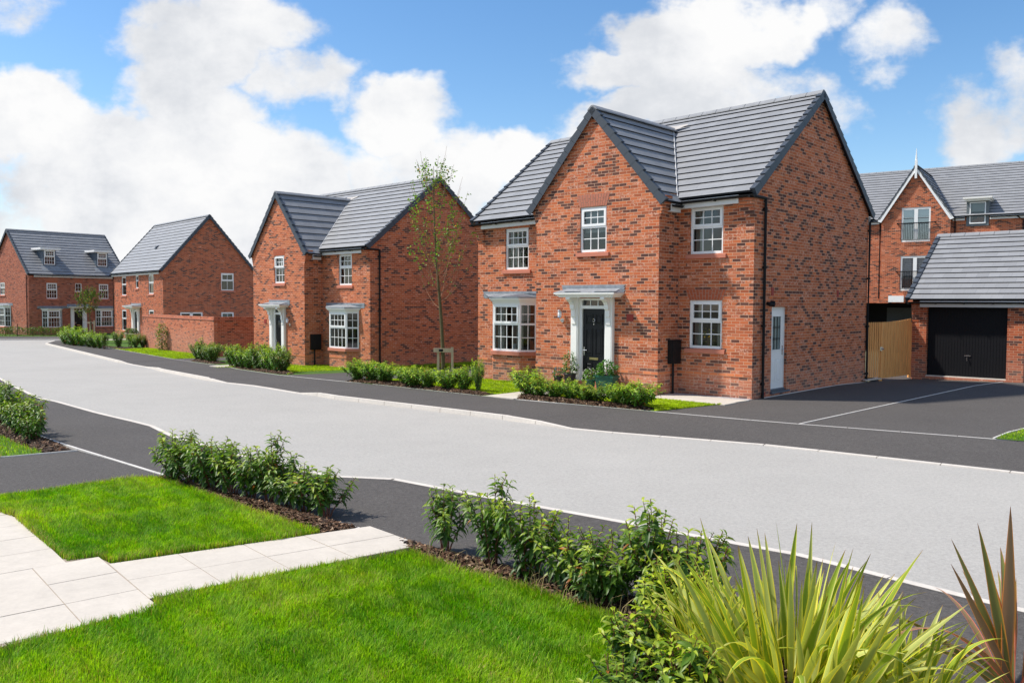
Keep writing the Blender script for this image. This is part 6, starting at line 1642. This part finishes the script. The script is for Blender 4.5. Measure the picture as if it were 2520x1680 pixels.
# main cumulus masses (u, v, ru, rv, weight) in the photograph's pixels, turned into directions
blobs = [(520, 110, 215, 170, 1.), (470, 280, 190, 170, 1.), (620, 60, 190, 120, .8), (730, 190, 130, 120, .75), (300, 430, 360, 180, 1.), (80, 330, 220, 150, 1.), (40, 600, 300, 140, .6), (600, 470, 330, 170, .95), (420, 600, 420, 150, .9),
         (960, 300, 190, 110, .85), (1000, 430, 300, 130, .85), (850, 560, 400, 130, .7), (1180, 460, 160, 120, .95), (1330, 370, 150, 70, .6),
         (1330, 420, 190, 110, .9), (1480, 330, 170, 90, .75), (1680, 110, 260, 130, 1.), (1520, 170, 170, 90, .95), (1830, 70, 230, 100, .9), (1760, 240, 300, 110, .8), (1600, 290, 180, 70, .8), (2010, 40, 130, 70, .6), (2190, 100, 160, 90, .55), (2010, 260, 170, 100, .5), (2440, 330, 170, 140, .75), (2330, 270, 100, 90, .45), (2520, 210, 90, 90, .45),
         (20, 20, 110, 90, .4), (200, 210, 70, 50, .4), (2200, 560, 500, 120, .35), (1260, 640, 900, 110, .35)]
acc = None
for u, v, ru, rv, wgt in blobs:
    cx_, cz_ = dirpt(u, v)
    a_ = N(nt, 'ShaderNodeVectorMath'); a_.operation = 'SUBTRACT'; L(nt, PW, a_.inputs[0]); a_.inputs[1].default_value = (cx_, cz_, 0)
    b_ = N(nt, 'ShaderNodeVectorMath'); b_.operation = 'MULTIPLY'; L(nt, a_.outputs[0], b_.inputs[0]); b_.inputs[1].default_value = (2100 / ru, 2100 / rv, 0)
    ln_ = N(nt, 'ShaderNodeVectorMath'); ln_.operation = 'LENGTH'; L(nt, b_.outputs[0], ln_.inputs[0])
    mr = N(nt, 'ShaderNodeMapRange'); mr.interpolation_type = 'SMOOTHSTEP'; L(nt, ln_.outputs['Value'], mr.inputs[0])
    mr.inputs[1].default_value = 0.35; mr.inputs[2].default_value = 1.35; mr.inputs[3].default_value = wgt; mr.inputs[4].default_value = 0
    acc = mr.outputs[0] if acc is None else math_(nt, 'MAXIMUM', acc, mr.outputs[0])
front = N(nt, 'ShaderNodeMapRange'); L(nt, sp_.outputs[1], front.inputs[0]); front.inputs[1].default_value = .1; front.inputs[2].default_value = .4
n1 = vnoise(8, 12, .64, (0, 0, 0)).outputs['Fac']; n2 = vnoise(1.7, 7, .6, (8, 3, 0)).outputs['Fac']
dens_f = math_(nt, 'ADD', acc, math_(nt, 'MULTIPLY', math_(nt, 'SUBTRACT', n1, .5), 1.55))
mk = N(nt, 'ShaderNodeMapRange'); mk.interpolation_type = 'SMOOTHSTEP'; L(nt, dens_f, mk.inputs[0]); mk.inputs[1].default_value = .24; mk.inputs[2].default_value = .74
mk2 = N(nt, 'ShaderNodeMapRange'); mk2.interpolation_type = 'SMOOTHSTEP'; L(nt, n2, mk2.inputs[0]); mk2.inputs[1].default_value = .46; mk2.inputs[2].default_value = .60
mm = N(nt, 'ShaderNodeMix'); mm.data_type = 'FLOAT'; L(nt, front.outputs[0], mm.inputs[0]); L(nt, mk2.outputs[0], mm.inputs[2]); L(nt, mk.outputs[0], mm.inputs[3])
# pale band towards the horizon
hz = N(nt, 'ShaderNodeMapRange'); hz.interpolation_type = 'SMOOTHSTEP'; L(nt, sp_.outputs[2], hz.inputs[0]); hz.inputs[1].default_value = .0; hz.inputs[2].default_value = .15; hz.inputs[3].default_value = .55; hz.inputs[4].default_value = .0
mask = math_(nt, 'MAXIMUM', mm.outputs[0], hz.outputs[0])
sh = vnoise(4.2, 8, .62, (1.7, .35, 0)).outputs['Fac']; sh2 = vnoise(11, 8, .6, (2, 6, 0)).outputs['Fac']
shm = math_(nt, 'ADD', math_(nt, 'MULTIPLY', sh, .7), math_(nt, 'MULTIPLY', sh2, .3))
ccol = ramp(nt, shm, [(.33, (.60, .63, .68)), (.43, (.72, .74, .775)), (.50, (.83, .84, .86)), (.58, (.92, .92, .92))])
bgc = N(nt, 'ShaderNodeBackground'); bgc.inputs[1].default_value = .565; L(nt, ccol, bgc.inputs[0])
mx = N(nt, 'ShaderNodeMixShader'); L(nt, mask, mx.inputs[0]); L(nt, bg.outputs[0], mx.inputs[1]); L(nt, bgc.outputs[0], mx.inputs[2]); L(nt, mx.outputs[0], out.inputs[0])

vs = scene.view_settings; vs.view_transform = 'Standard'; vs.look = 'None'; vs.exposure = .92; vs.gamma = 1
scene.render.engine = 'CYCLES'
scene.cycles.max_bounces = 8; scene.cycles.transparent_max_bounces = 16; scene.cycles.use_denoising = True
scene.cycles.sample_clamp_indirect = 6
